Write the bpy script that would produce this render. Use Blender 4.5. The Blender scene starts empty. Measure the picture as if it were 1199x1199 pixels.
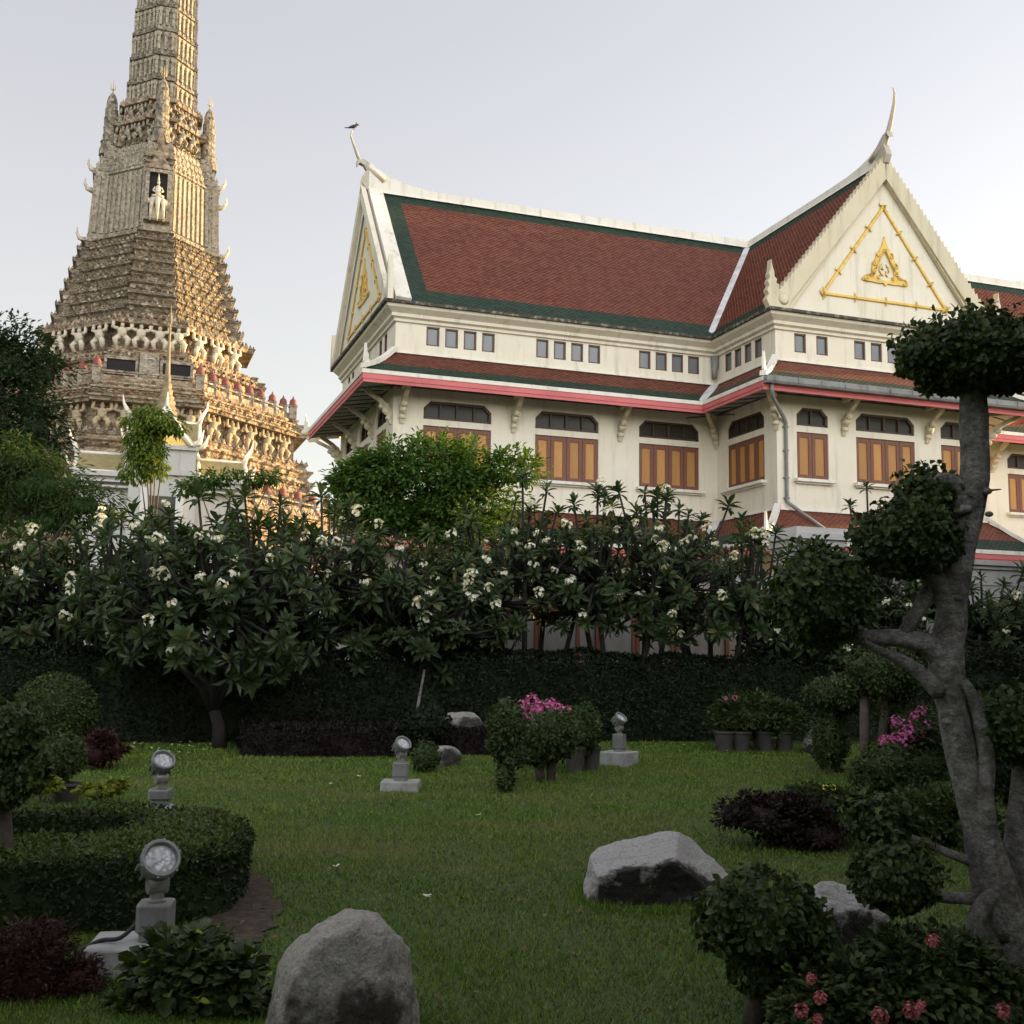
import bpy, bmesh, math, random
import numpy as np
from mathutils import Vector, Matrix, noise as mnoise
PI = math.pi
R = math.radians
random.seed(7)
sc = bpy.context.scene
COL = sc.collection

# ---------------------------------------------------------------- camera, sky, sun, exposure
EYE = 1.6
PITCH, ROLL = R(7.187), R(0.85)
FPX, CPX, SRC = 1320.45, 599.5, 1199.0
cam = bpy.data.cameras.new('camera')
camo = bpy.data.objects.new('camera', cam)
COL.objects.link(camo)
cam.sensor_width = 36.0
cam.lens = 36.0 * FPX / SRC
cam.clip_start = 0.05
cam.clip_end = 3000
camo.matrix_world = Matrix.Translation((0, 0, EYE)) @ Matrix.Rotation(R(90) + PITCH, 4, 'X') @ Matrix.Rotation(ROLL, 4, 'Z')
sc.camera = camo

SUN_AZ, SUN_EL = R(66), R(7.5)
world = bpy.data.worlds.new('World')
sc.world = world
world.use_nodes = True
wn = world.node_tree
wn.nodes.clear()
wo = wn.nodes.new('ShaderNodeOutputWorld')
wb = wn.nodes.new('ShaderNodeBackground')
sky = wn.nodes.new('ShaderNodeTexSky')
sky.sky_type = 'NISHITA'
sky.sun_disc = False
sky.sun_elevation = SUN_EL
sky.sun_rotation = SUN_AZ
sky.air_density = 1.0
sky.dust_density = 1.6
sky.ozone_density = 1.0
hs = wn.nodes.new('ShaderNodeHueSaturation')
hs.inputs['Saturation'].default_value = 0.42
hs.inputs['Value'].default_value = 1.3
wb.inputs['Strength'].default_value = 0.12
wn.links.new(sky.outputs[0], hs.inputs['Color'])
# added fill glow, unseen, low in the sky behind the camera, to light the facades
tcw = wn.nodes.new('ShaderNodeTexCoord')
dt = wn.nodes.new('ShaderNodeVectorMath'); dt.operation = 'DOT_PRODUCT'
FILL_AZ, FILL_EL = R(166), R(9)
dt.inputs[1].default_value = (math.sin(FILL_AZ) * math.cos(FILL_EL), math.cos(FILL_AZ) * math.cos(FILL_EL), math.sin(FILL_EL))
wn.links.new(tcw.outputs['Generated'], dt.inputs[0])
mr = wn.nodes.new('ShaderNodeMapRange'); mr.interpolation_type = 'SMOOTHSTEP'
mr.inputs['From Min'].default_value = 0.58; mr.inputs['From Max'].default_value = 0.97
mr.inputs['To Min'].default_value = 1.0; mr.inputs['To Max'].default_value = 4.8
wn.links.new(dt.outputs['Value'], mr.inputs['Value'])
vm_ = wn.nodes.new('ShaderNodeVectorMath'); vm_.operation = 'SCALE'
hz = wn.nodes.new('ShaderNodeMix'); hz.data_type = 'RGBA'      # the even white of humid air
hz.inputs[0].default_value = 0.5
sz = wn.nodes.new('ShaderNodeSeparateXYZ'); tcz = wn.nodes.new('ShaderNodeTexCoord')
wn.links.new(tcz.outputs['Generated'], sz.inputs[0])
ez = wn.nodes.new('ShaderNodeMapRange'); ez.inputs['From Min'].default_value = 0.06; ez.inputs['From Max'].default_value = 0.50
wn.links.new(sz.outputs[2], ez.inputs['Value'])
hcol = wn.nodes.new('ShaderNodeMix'); hcol.data_type = 'RGBA'          # cream towards the horizon, lavender overhead
hcol.inputs[6].default_value = (2.85, 2.62, 2.25, 1); hcol.inputs[7].default_value = (2.28, 2.12, 2.26, 1)
wn.links.new(ez.outputs[0], hcol.inputs[0]); wn.links.new(hcol.outputs[2], hz.inputs[7])
wn.links.new(hs.outputs[0], hz.inputs[6])
wn.links.new(hz.outputs[2], vm_.inputs[0]); wn.links.new(mr.outputs[0], vm_.inputs['Scale'])
wn.links.new(vm_.outputs[0], wb.inputs['Color'])
wn.links.new(wb.outputs[0], wo.inputs['Surface'])

sl = bpy.data.lights.new('sun', 'SUN')
sl.energy = 5.0
sl.angle = R(0.5)
sl.color = (1.0, 0.67, 0.29)
so = bpy.data.objects.new('sun', sl)
COL.objects.link(so)
sd = Vector((math.sin(SUN_AZ) * math.cos(SUN_EL), math.cos(SUN_AZ) * math.cos(SUN_EL), math.sin(SUN_EL)))
so.rotation_euler = sd.to_track_quat('Z', 'Y').to_euler()
so.location = (30, 10, 30)

sc.view_settings.view_transform = 'Standard'
sc.view_settings.look = 'None'
sc.view_settings.gamma = 1.0
sc.view_settings.exposure = 1.45
sc.render.engine = 'CYCLES'

# ---------------------------------------------------------------- helpers
_cr = Vector((math.cos(ROLL), 0, math.sin(ROLL)))
def _basis():
    m = camo.matrix_world.to_3x3()
    return m.col[0].copy(), m.col[1].copy(), -m.col[2].copy()
_r, _u, _f = _basis()
def ray(px, py):
    return _f + _r * ((px - CPX) / FPX) - _u * ((py - CPX) / FPX)
def at(px, py, D):
    d = ray(px, py); d = d / d.y * D
    return Vector((d.x, D, d.z + EYE))
def gp(px, py, z=0.0):
    d = ray(px, py); d = d / d.z * (z - EYE)
    return Vector((d.x, d.y, z))

def tag(o, label=None, cat=None, group=None, kind=None):
    if label: o['label'] = label
    if cat: o['category'] = cat
    if group: o['group'] = group
    if kind: o['kind'] = kind
    return o
def empty(name, loc=(0, 0, 0), rz=0.0, label=None, cat=None, group=None):
    o = bpy.data.objects.new(name, None)
    o.empty_display_size = 0.3
    COL.objects.link(o)
    o.location = loc
    o.rotation_euler = (0, 0, rz)
    return tag(o, label, cat, group)
def copy_tree(o, parent=None):
    c = o.copy(); COL.objects.link(c)
    if parent: c.parent = parent
    for ch in o.children: copy_tree(ch, c)
    return c
def place(me, name, parent, loc, rz=0.0, scale=1.0):
    o = bpy.data.objects.new(name, me)
    COL.objects.link(o)
    o.parent = parent
    o.location = loc
    o.rotation_euler = (0, 0, rz)
    o.scale = (scale,) * 3 if not hasattr(scale, '__len__') else scale
    return o

class MB:
    """collects geometry, then links it as ONE mesh object"""
    def __init__(s):
        s.v = []; s.f = []; s.mi = []; s.uv = []; s.sm = []
    def face(s, idx, mi=0, uv=None, sm=False):
        s.f.append(tuple(idx)); s.mi.append(mi); s.uv.append(uv); s.sm.append(sm)
    def add(s, verts):
        b = len(s.v); s.v.extend([tuple(p) for p in verts]); return b
    def poly(s, pts, mi=0, uv=None):
        b = s.add(pts); s.face(range(b, b + len(pts)), mi, uv)
    def box(s, c, size, rz=0.0, mi=0, M=None):
        hx, hy, hz = size[0] / 2, size[1] / 2, size[2] / 2
        P = [Vector((x, y, z)) for z in (-hz, hz) for y in (-hy, hy) for x in (-hx, hx)]
        T = Matrix.Translation(c) @ (M.to_4x4() if M else Matrix.Rotation(rz, 4, 'Z'))
        b = s.add([T @ p for p in P])
        for q in ((0, 2, 3, 1), (4, 5, 7, 6), (0, 1, 5, 4), (1, 3, 7, 5), (3, 2, 6, 7), (2, 0, 4, 6)):
            s.face([b + i for i in q], mi)
    def loft(s, rings, mi=0, closed=True, caps=True, sm=True):
        n = len(rings[0]); bs = [s.add(r) for r in rings]
        for k in range(len(rings) - 1):
            a, b = bs[k], bs[k + 1]
            for i in range(n if closed else n - 1):
                j = (i + 1) % n
                s.face((a + i, a + j, b + j, b + i), mi, None, sm)
        if caps and closed:
            s.face([bs[0] + i for i in reversed(range(n))], mi)
            s.face([bs[-1] + i for i in range(n)], mi)
    def tube(s, path, radii, n=8, mi=0, flat=1.0):
        path = [Vector(p) for p in path]
        if not hasattr(radii, '__len__'): radii = [radii] * len(path)
        t0 = (path[1] - path[0]).normalized()
        ref = Vector((0, 0, 1)) if abs(t0.z) < 0.9 else Vector((1, 0, 0))
        nx = t0.cross(ref).normalized()
        rings = []
        for i, p in enumerate(path):
            t = (path[min(i + 1, len(path) - 1)] - path[max(i - 1, 0)]).normalized()
            nx = (nx - t * nx.dot(t)).normalized()
            ny = t.cross(nx)
            r = radii[i]
            rings.append([p + nx * (math.cos(2 * PI * k / n) * r) + ny * (math.sin(2 * PI * k / n) * r * flat) for k in range(n)])
        s.loft(rings, mi)
    def lathe(s, prof, c=(0, 0, 0), n=16, mi=0, M=None, sm=True):
        c = Vector(c)
        rings = []
        for r, z in prof:
            ring = [Vector((math.cos(2 * PI * k / n) * r, math.sin(2 * PI * k / n) * r, z)) for k in range(n)]
            if M: ring = [M @ p for p in ring]
            rings.append([c + p for p in ring])
        s.loft(rings, mi, sm=sm)
    def prism(s, poly, o, ex, ey, t, mi=0):
        o, ex, ey = Vector(o), Vector(ex), Vector(ey)
        ez = ex.cross(ey).normalized()
        A = [o + ex * u + ey * v - ez * (t / 2) for u, v in poly]
        B = [p + ez * t for p in A]
        n = len(poly); a = s.add(A); b = s.add(B)
        s.face([a + i for i in reversed(range(n))], mi)
        s.face([b + i for i in range(n)], mi)
        for i in range(n):
            j = (i + 1) % n
            s.face((a + i, a + j, b + j, b + i), mi)
    def blob(s, c, r, sub=2, mi=0):
        bm = bmesh.new()
        bmesh.ops.create_icosphere(bm, subdivisions=sub, radius=1.0)
        if not hasattr(r, '__len__'): r = (r, r, r)
        b = s.add([(c[0] + v.co.x * r[0], c[1] + v.co.y * r[1], c[2] + v.co.z * r[2]) for v in bm.verts])
        for f in bm.faces: s.face([b + v.index for v in f.verts], mi, None, True)
        bm.free()
    def mesh(s, name, mats, recalc=True):
        me = bpy.data.meshes.new(name)
        me.from_pydata(s.v, [], s.f)
        for m in (mats if isinstance(mats, (list, tuple)) else [mats]): me.materials.append(m)
        me.polygons.foreach_set('material_index', s.mi)
        me.polygons.foreach_set('use_smooth', s.sm)
        if any(u is not None for u in s.uv):
            ul = me.uv_layers.new(name='UVMap')
            flat = []
            for f, u in zip(s.f, s.uv):
                if u is None: flat += [0.0, 0.0] * len(f)
                else:
                    for p in u: flat += [p[0], p[1]]
            ul.data.foreach_set('uv', flat)
        if recalc:
            bm = bmesh.new(); bm.from_mesh(me)
            bmesh.ops.recalc_face_normals(bm, faces=bm.faces)
            bm.to_mesh(me); bm.free()
        me.update()
        return me
    def build(s, name, mats, parent=None, loc=(0, 0, 0), rz=0.0, recalc=True):
        return place(s.mesh(name, mats, recalc), name, parent, loc, rz)

def sharp(o, ang=35):
    me = o.data
    bm = bmesh.new(); bm.from_mesh(me)
    for e in bm.edges:
        if len(e.link_faces) == 2: e.smooth = e.calc_face_angle(0) < R(ang)
    bm.to_mesh(me); bm.free()
    return o
def bevel(o, w=0.01, seg=2):
    m = o.modifiers.new('bevel', 'BEVEL'); m.width = w; m.segments = seg; m.limit_method = 'ANGLE'
    return o

# ---------------------------------------------------------------- materials
def nodes_of(name):
    m = bpy.data.materials.new(name); m.use_nodes = True
    nt = m.node_tree
    return m, nt, nt.nodes['Principled BSDF'], nt.nodes['Material Output']
def N(nt, t, **kw):
    n = nt.nodes.new(t)
    for k, v in kw.items():
        if hasattr(n, k): setattr(n, k, v)
        else: n.inputs[k].default_value = v
    return n
def ramp(nt, stops):
    n = nt.nodes.new('ShaderNodeValToRGB'); e = n.color_ramp.elements
    while len(e) < len(stops): e.new(0.5)
    for i, (p, c) in enumerate(stops):
        e[i].position = p
        e[i].color = (*c, 1) if hasattr(c, '__len__') else (c, c, c, 1)
    return n
def mix(nt, fac, a, b, mode='MIX'):
    n = nt.nodes.new('ShaderNodeMix'); n.data_type = 'RGBA'; n.blend_type = mode
    for sock, val in ((n.inputs[0], fac), (n.inputs[6], a), (n.inputs[7], b)):
        if hasattr(val, 'is_linked') or hasattr(val, 'links'): nt.links.new(val, sock)
        elif hasattr(val, '__len__'): sock.default_value = (*val, 1) if len(val) == 3 else val
        else: sock.default_value = val
    return n.outputs[2]
def math_n(nt, op, a, b=0.0, c=None):
    n = nt.nodes.new('ShaderNodeMath'); n.operation = op
    for i, val in enumerate((a, b) if c is None else (a, b, c)):
        if hasattr(val, 'links'): nt.links.new(val, n.inputs[i])
        else: n.inputs[i].default_value = val
    return n.outputs[0]
def noise_n(nt, vec, scale, detail=4, rough=0.55, mapping=None):
    n = nt.nodes.new('ShaderNodeTexNoise')
    n.inputs['Scale'].default_value = scale; n.inputs['Detail'].default_value = detail; n.inputs['Roughness'].default_value = rough
    if mapping:
        mp = nt.nodes.new('ShaderNodeMapping'); mp.inputs['Scale'].default_value = mapping
        nt.links.new(vec, mp.inputs[0]); vec = mp.outputs[0]
    nt.links.new(vec, n.inputs['Vector'])
    return n.outputs['Fac']
def bump_to(nt, bsdf, h, strength=0.3, dist=0.02):
    b = nt.nodes.new('ShaderNodeBump'); b.inputs['Strength'].default_value = strength; b.inputs['Distance'].default_value = dist
    nt.links.new(h, b.inputs['Height']); nt.links.new(b.outputs[0], bsdf.inputs['Normal'])

def simple(name, col, rough=0.6, col2=None, scale=4.0, lo=0.4, hi=0.7, bump=0.0, bscale=30.0, metal=0.0, mapping=None, spec=0.5):
    m, nt, b, out = nodes_of(name)
    tc = N(nt, 'ShaderNodeTexCoord').outputs['Object']
    b.inputs['Roughness'].default_value = rough
    b.inputs['Metallic'].default_value = metal
    b.inputs['Specular IOR Level'].default_value = spec
    if col2:
        r = ramp(nt, [(lo, 0.0), (hi, 1.0)])
        nt.links.new(noise_n(nt, tc, scale, 6, 0.6, mapping), r.inputs[0])
        nt.links.new(mix(nt, r.outputs[0], col, col2), b.inputs['Base Color'])
    else: b.inputs['Base Color'].default_value = (*col, 1)
    if bump: bump_to(nt, b, noise_n(nt, tc, bscale, 5), bump, 0.02)
    return m

def foliage(name, c1, c2, c3=None, rough=0.5, trans=0.25, spec=0.22):
    # c3: the few young or yellowing leaves
    m, nt, b, out = nodes_of(name)
    g = N(nt, 'ShaderNodeNewGeometry')
    stops = [(0.0, c1), (0.75, c2)] + ([(0.95, c2), (1.0, c3)] if c3 else [])
    r = ramp(nt, stops)
    nt.links.new(g.outputs['Random Per Island'], r.inputs[0])
    nt.links.new(r.outputs[0], b.inputs['Base Color'])
    b.inputs['Roughness'].default_value = rough
    b.inputs['Specular IOR Level'].default_value = spec
    t = N(nt, 'ShaderNodeBsdfTranslucent')
    tcol = mix(nt, 1.0, r.outputs[0], (1.6, 1.5, 0.5), 'MULTIPLY')
    nt.links.new(tcol, t.inputs[0])
    ms = N(nt, 'ShaderNodeMixShader'); ms.inputs[0].default_value = trans
    nt.links.new(b.outputs[0], ms.inputs[1]); nt.links.new(t.outputs[0], ms.inputs[2])
    nt.links.new(ms.outputs[0], out.inputs['Surface'])
    return m

M = {}
def plaster(name, base, grime):
    m, nt, b, out = nodes_of(name)
    tc = N(nt, 'ShaderNodeTexCoord').outputs['Object']
    big = noise_n(nt, tc, 0.9, 5, 0.6)
    stre = noise_n(nt, tc, 2.2, 6, 0.65, (1.6, 1.6, 0.16))
    fine = noise_n(nt, tc, 14, 4, 0.6)
    r1 = ramp(nt, [(0.52, 0.0), (0.80, 1.0)]); nt.links.new(stre, r1.inputs[0])
    r2 = ramp(nt, [(0.3, 0.0), (0.75, 1.0)]); nt.links.new(big, r2.inputs[0])
    c = mix(nt, r2.outputs[0], base, tuple(x * y for x, y in zip(base, (0.93, 0.90, 0.84))))
    c = mix(nt, math_n(nt, 'MULTIPLY', r1.outputs[0], 0.7), c, grime)
    r3 = ramp(nt, [(0.66, 0.0), (0.72, 1.0)]); nt.links.new(fine, r3.inputs[0])
    c = mix(nt, math_n(nt, 'MULTIPLY', r3.outputs[0], 0.25), c, grime)
    nt.links.new(c, b.inputs['Base Color'])
    b.inputs['Roughness'].default_value = 0.8
    b.inputs['Specular IOR Level'].default_value = 0.2
    bump_to(nt, b, noise_n(nt, tc, 25, 5), 0.15, 0.01)
    return m
M['cream'] = plaster('cream_plaster', (0.72, 0.67, 0.56), (0.37, 0.32, 0.24))
M['cream_trim'] = plaster('cream_moulding', (0.68, 0.63, 0.52), (0.28, 0.24, 0.18))
M['white_trim'] = plaster('white_plaster', (0.72, 0.69, 0.62), (0.26, 0.24, 0.20))
M['ornament'] = plaster('weathered_ornament', (0.60, 0.54, 0.40), (0.22, 0.18, 0.12))
M['white_wall'] = plaster('white_wash', (0.58, 0.57, 0.545), (0.33, 0.33, 0.30))
M['grey_wall'] = plaster('shaded_weathered_wash', (0.42, 0.415, 0.40), (0.20, 0.20, 0.18))  # white wash darkened in colour for walls that stand in shade
M['annex_wall'] = plaster('shaded_plaster', (0.27, 0.26, 0.245), (0.12, 0.11, 0.10))  # annex plaster greyed down in colour to imitate shade
M['mouldy'] = simple('dark_mould', (0.06, 0.055, 0.045), 0.9, (0.35, 0.31, 0.24), 6, 0.5, 0.7, 0.3)
M['pink'] = simple('pink_paint', (0.58, 0.145, 0.145), 0.65, (0.42, 0.10, 0.095), 1.2, 0.35, 0.8, mapping=(1, 1, 3))
M['soffit'] = simple('grey_soffit', (0.28, 0.29, 0.28), 0.8, (0.20, 0.20, 0.19), 2)
M['soffit_batten'] = simple('soffit_batten', (0.10, 0.10, 0.10), 0.8)
M['gutter'] = simple('grey_gutter', (0.20, 0.20, 0.195), 0.55, (0.12, 0.115, 0.11), 3, bump=0.1)
M['flash'] = simple('white_flashing', (0.62, 0.62, 0.63), 0.6, (0.40, 0.39, 0.37), 2)
M['shutter_frame'] = simple('red_brown_wood', (0.17, 0.062, 0.035), 0.6, (0.12, 0.042, 0.026), 5, mapping=(4, 4, 0.6))
M['shutter_panel'] = simple('ochre_panel', (0.46, 0.225, 0.06), 0.6, (0.37, 0.165, 0.045), 3, mapping=(4, 4, 0.5))
M['dark_frame'] = simple('dark_brown_frame', (0.055, 0.03, 0.02), 0.6)
M['sash'] = simple('brown_sash', (0.11, 0.055, 0.035), 0.6)
def vary(m, amt):
    nt = m.node_tree; b = nt.nodes['Principled BSDF']; l = b.inputs['Base Color'].links[0]; src = l.from_socket
    oi = nt.nodes.new('ShaderNodeObjectInfo'); hv = nt.nodes.new('ShaderNodeHueSaturation')
    v = math_n(nt, 'MULTIPLY_ADD', oi.outputs['Random'], amt, 1 - amt / 2); nt.links.new(v, hv.inputs['Value']); nt.links.new(src, hv.inputs['Color'])
    nt.links.new(hv.outputs[0], b.inputs['Base Color'])
vary(M['shutter_panel'], 0.35)
def glass(name, col, spec=0.5):
    m, nt, b, out = nodes_of(name)
    tc = N(nt, 'ShaderNodeTexCoord').outputs['Object']
    nt.links.new(mix(nt, noise_n(nt, tc, 1.2, 3), tuple(c * 0.6 for c in col), tuple(c * 1.5 for c in col)), b.inputs['Base Color'])
    b.inputs['Roughness'].default_value = 0.18
    b.inputs['Specular IOR Level'].default_value = spec
    return m
M['glass'] = glass('dusty_dark_glass', (0.045, 0.040, 0.034), 0.12)
M['vent_glass'] = glass('grey_louvre_glass', (0.14, 0.15, 0.155))
M['gold'] = simple('gold_paint', (0.66, 0.45, 0.10), 0.42, (0.50, 0.31, 0.06), 6, bump=0.15, metal=0.25)

def tile(name, c1, c2, edge, w=0.17, hgt=0.15):
    m, nt, b, out = nodes_of(name)
    uvn = N(nt, 'ShaderNodeUVMap').outputs[0]
    sp = N(nt, 'ShaderNodeSeparateXYZ'); nt.links.new(uvn, sp.inputs[0])
    u, v = sp.outputs[0], sp.outputs[1]
    a = math_n(nt, 'DIVIDE', u, w); c = math_n(nt, 'DIVIDE', v, hgt)
    p = math_n(nt, 'ADD', a, c); q = math_n(nt, 'SUBTRACT', a, c)
    fp = math_n(nt, 'FRACT', p); fq = math_n(nt, 'FRACT', q)
    ip = math_n(nt, 'FLOOR', p); iq = math_n(nt, 'FLOOR', q)
    cmb = N(nt, 'ShaderNodeCombineXYZ'); nt.links.new(ip, cmb.inputs[0]); nt.links.new(iq, cmb.inputs[1])
    wnz = N(nt, 'ShaderNodeTexWhiteNoise'); wnz.noise_dimensions = '2D'; nt.links.new(cmb.outputs[0], wnz.inputs['Vector'])
    tc = N(nt, 'ShaderNodeTexCoord').outputs['Object']
    col = mix(nt, wnz.outputs['Value'], c1, c2)
    big = ramp(nt, [(0.35, 0.0), (0.7, 1.0)]); nt.links.new(noise_n(nt, tc, 0.8, 6, 0.65), big.inputs[0])
    col = mix(nt, math_n(nt, 'MULTIPLY', big.outputs[0], 0.45), col, tuple(x * 0.55 for x in c1))
    # the lower two edges of each diamond tile: a paler colour on the lip
    e1 = math_n(nt, 'LESS_THAN', fp, 0.17)
    e2 = math_n(nt, 'GREATER_THAN', fq, 0.83)
    e = math_n(nt, 'MAXIMUM', e1, e2)
    col = mix(nt, math_n(nt, 'MULTIPLY', e, math_n(nt, 'MULTIPLY_ADD', wnz.outputs['Value'], 0.5, 0.3)), col, edge)
    nt.links.new(col, b.inputs['Base Color'])
    b.inputs['Roughness'].default_value = 0.65
    b.inputs['Specular IOR Level'].default_value = 0.1
    hh = math_n(nt, 'SUBTRACT', math_n(nt, 'SUBTRACT', fq, fp), math_n(nt, 'MULTIPLY', wnz.outputs['Value'], 0.3))
    bump_to(nt, b, hh, 1.0, 0.04)
    return m
M['red_tile'] = tile('red_glazed_tiles', (0.102, 0.023, 0.012), (0.148, 0.036, 0.018), (0.36, 0.18, 0.13))
M['orange_tile'] = tile('orange_red_tiles', (0.16, 0.045, 0.027), (0.20, 0.062, 0.034), (0.28, 0.155, 0.11))
M['green_tile'] = tile('green_glazed_tiles', (0.018, 0.036, 0.024), (0.028, 0.050, 0.033), (0.085, 0.12, 0.085))

def mosaic(name, stops, scale=3.2, sun_rough=0.7, course=0.35, bmp=1.0):
    m, nt, b, out = nodes_of(name)
    tc = N(nt, 'ShaderNodeTexCoord').outputs['Object']
    vo = N(nt, 'ShaderNodeTexVoronoi'); vo.inputs['Scale'].default_value = scale
    nt.links.new(tc, vo.inputs['Vector'])
    sx = N(nt, 'ShaderNodeSeparateColor'); nt.links.new(vo.outputs['Color'], sx.inputs[0])
    r = ramp(nt, stops); nt.links.new(sx.outputs[0], r.inputs[0])
    st = ramp(nt, [(0.45, 0.0), (0.75, 1.0)]); nt.links.new(noise_n(nt, tc, 0.35, 6, 0.65, (1, 1, 0.4)), st.inputs[0])
    c = mix(nt, math_n(nt, 'MULTIPLY', st.outputs[0], 0.5), r.outputs[0], (0.09, 0.078, 0.062))
    # horizontal courses
    sp = N(nt, 'ShaderNodeSeparateXYZ'); nt.links.new(tc, sp.inputs[0])
    fz = math_n(nt, 'FRACT', math_n(nt, 'MULTIPLY', sp.outputs[2], 1.6))
    band = math_n(nt, 'LESS_THAN', fz, 0.22)
    c = mix(nt, math_n(nt, 'MULTIPLY', band, course), c, (0.09, 0.075, 0.06))
    nt.links.new(c, b.inputs['Base Color'])
    b.inputs['Roughness'].default_value = sun_rough
    bump_to(nt, b, math_n(nt, 'ADD', vo.outputs['Distance'], noise_n(nt, tc, 8, 4)), bmp, 0.22)
    return m
M['mos_dark'] = mosaic('dark_porcelain_mosaic', [(0.0, (0.127, 0.094, 0.063)), (0.35, (0.213, 0.159, 0.098)), (0.6, (0.298, 0.227, 0.142)), (0.8, (0.139, 0.114, 0.075)), (0.93, (0.446, 0.376, 0.276)), (1.0, (0.553, 0.475, 0.356))])
M['mos_mid'] = mosaic('brown_porcelain_mosaic', [(0.0, (0.149, 0.099, 0.063)), (0.3, (0.319, 0.227, 0.133)), (0.55, (0.426, 0.336, 0.222)), (0.7, (0.213, 0.099, 0.063)), (0.85, (0.532, 0.456, 0.337)), (1.0, (0.170, 0.169, 0.107))])
M['mos_light'] = mosaic('pale_porcelain_mosaic', [(0.0, (0.139, 0.119, 0.084)), (0.3, (0.298, 0.253, 0.182)), (0.6, (0.383, 0.326, 0.245)), (0.85, (0.180, 0.154, 0.107)), (1.0, (0.489, 0.425, 0.329))], 4.5, course=0.0, bmp=0.5)
M['mos_spire'] = mosaic('grey_porcelain_mosaic', [(0.0, (0.085, 0.072, 0.051)), (0.35, (0.170, 0.143, 0.103)), (0.7, (0.245, 0.208, 0.152)), (1.0, (0.362, 0.307, 0.231))], 3.6, course=0.0, bmp=0.7)
M['mos_rib'] = mosaic('pale_rib_mosaic', [(0.0, (0.192, 0.164, 0.115)), (0.4, (0.319, 0.273, 0.196)), (0.8, (0.393, 0.341, 0.253)), (1.0, (0.213, 0.178, 0.124))], 4.5, course=0.0, bmp=0.4)
M['dull_gold'] = simple('worn_gilding', (0.25, 0.195, 0.11), 0.65, (0.13, 0.10, 0.06), 1.5, bump=0.4, bscale=5)
M['horn'] = plaster('shaded_weathered_horn', (0.46, 0.42, 0.35), (0.16, 0.13, 0.10))  # shade on the roof horns put into a darker base colour
M['statue'] = simple('weathered_white_stucco', (0.56, 0.50, 0.39), 0.8, (0.30, 0.25, 0.18), 3, bump=0.4, bscale=8)
M['statue_brown'] = simple('ochre_stucco', (0.42, 0.33, 0.20), 0.8, (0.16, 0.13, 0.09), 2.5, bump=0.4, bscale=8)
M['red_cap'] = simple('dull_red_cap', (0.20, 0.055, 0.04), 0.7, (0.11, 0.035, 0.03), 4)
M['void'] = simple('dark_recess', (0.012, 0.011, 0.010), 0.9)
M['gold_leaf'] = simple('gold_leaf', (0.62, 0.42, 0.12), 0.45, (0.42, 0.28, 0.08), 3, metal=0.2)
M['yellow_tile'] = simple('yellow_roof_tiles', (0.27, 0.22, 0.095), 0.6, (0.19, 0.155, 0.07), 3)

def bark_mat():
    m, nt, b, out = nodes_of('grey_bark')
    tc = N(nt, 'ShaderNodeTexCoord').outputs['Object']
    r1 = ramp(nt, [(0.40, 0.0), (0.60, 1.0)]); nt.links.new(noise_n(nt, tc, 8, 7, 0.70, (1, 1, 0.9)), r1.inputs[0])
    r2 = ramp(nt, [(0.40, 0.62), (0.62, 1.15)]); nt.links.new(noise_n(nt, tc, 34, 6, 0.72, (1, 1, 1.25)), r2.inputs[0])
    c = mix(nt, r1.outputs[0], (0.21, 0.198, 0.175), (0.46, 0.44, 0.41))
    c = mix(nt, 1.0, c, r2.outputs[0], 'MULTIPLY')
    nt.links.new(c, b.inputs['Base Color'])
    b.inputs['Roughness'].default_value = 0.9; b.inputs['Specular IOR Level'].default_value = 0.15
    bump_to(nt, b, math_n(nt, 'ADD', noise_n(nt, tc, 30, 8, 0.72, (1, 1, 1.2)), noise_n(nt, tc, 9, 5)), 1.0, 0.05)
    return m
M['bark'] = bark_mat()
M['bark_dark'] = simple('dark_bark', (0.075, 0.06, 0.045), 0.9, (0.13, 0.11, 0.085), 6, bump=0.8, bscale=18)
M['bark_frangi'] = simple('smooth_grey_bark', (0.030, 0.026, 0.021), 0.9, (0.018, 0.015, 0.012), 5, bump=0.4, bscale=20)
M['lf_topiary'] = foliage('topiary_leaves', (0.024, 0.044, 0.013), (0.060, 0.094, 0.026), (0.14, 0.17, 0.035), trans=0.18, spec=0.35)
M['lf_hedge'] = foliage('hedge_leaves', (0.026, 0.046, 0.014), (0.058, 0.092, 0.026), (0.12, 0.15, 0.03), trans=0.18)
M['lf_hedge_side'] = foliage('shaded_hedge_leaves', (0.014, 0.025, 0.008), (0.032, 0.050, 0.015), (0.08, 0.10, 0.02), trans=0.12)  # hedge sides: shade painted in as a darker leaf colour
M['lf_hedge_top'] = foliage('skylit_hedge_leaves', (0.045, 0.075, 0.018), (0.085, 0.125, 0.030), (0.15, 0.18, 0.035), trans=0.2)  # hedge top: sky light painted in as a paler leaf colour
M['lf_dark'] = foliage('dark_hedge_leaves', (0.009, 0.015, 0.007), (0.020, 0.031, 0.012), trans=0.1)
M['lf_frangi'] = foliage('frangipani_leaves', (0.030, 0.052, 0.020), (0.060, 0.095, 0.034), (0.16, 0.15, 0.05), rough=0.42, trans=0.25, spec=0.3)
M['lf_broad'] = foliage('fresh_green_leaves', (0.035, 0.085, 0.016), (0.080, 0.155, 0.030), (0.20, 0.22, 0.04), trans=0.35)
M['lf_vine'] = foliage('yellow_green_leaves', (0.07, 0.13, 0.018), (0.16, 0.22, 0.035), (0.26, 0.27, 0.05), trans=0.4)
M['lf_tree'] = foliage('shade_tree_leaves', (0.016, 0.032, 0.013), (0.036, 0.062, 0.022), trans=0.2)
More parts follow.
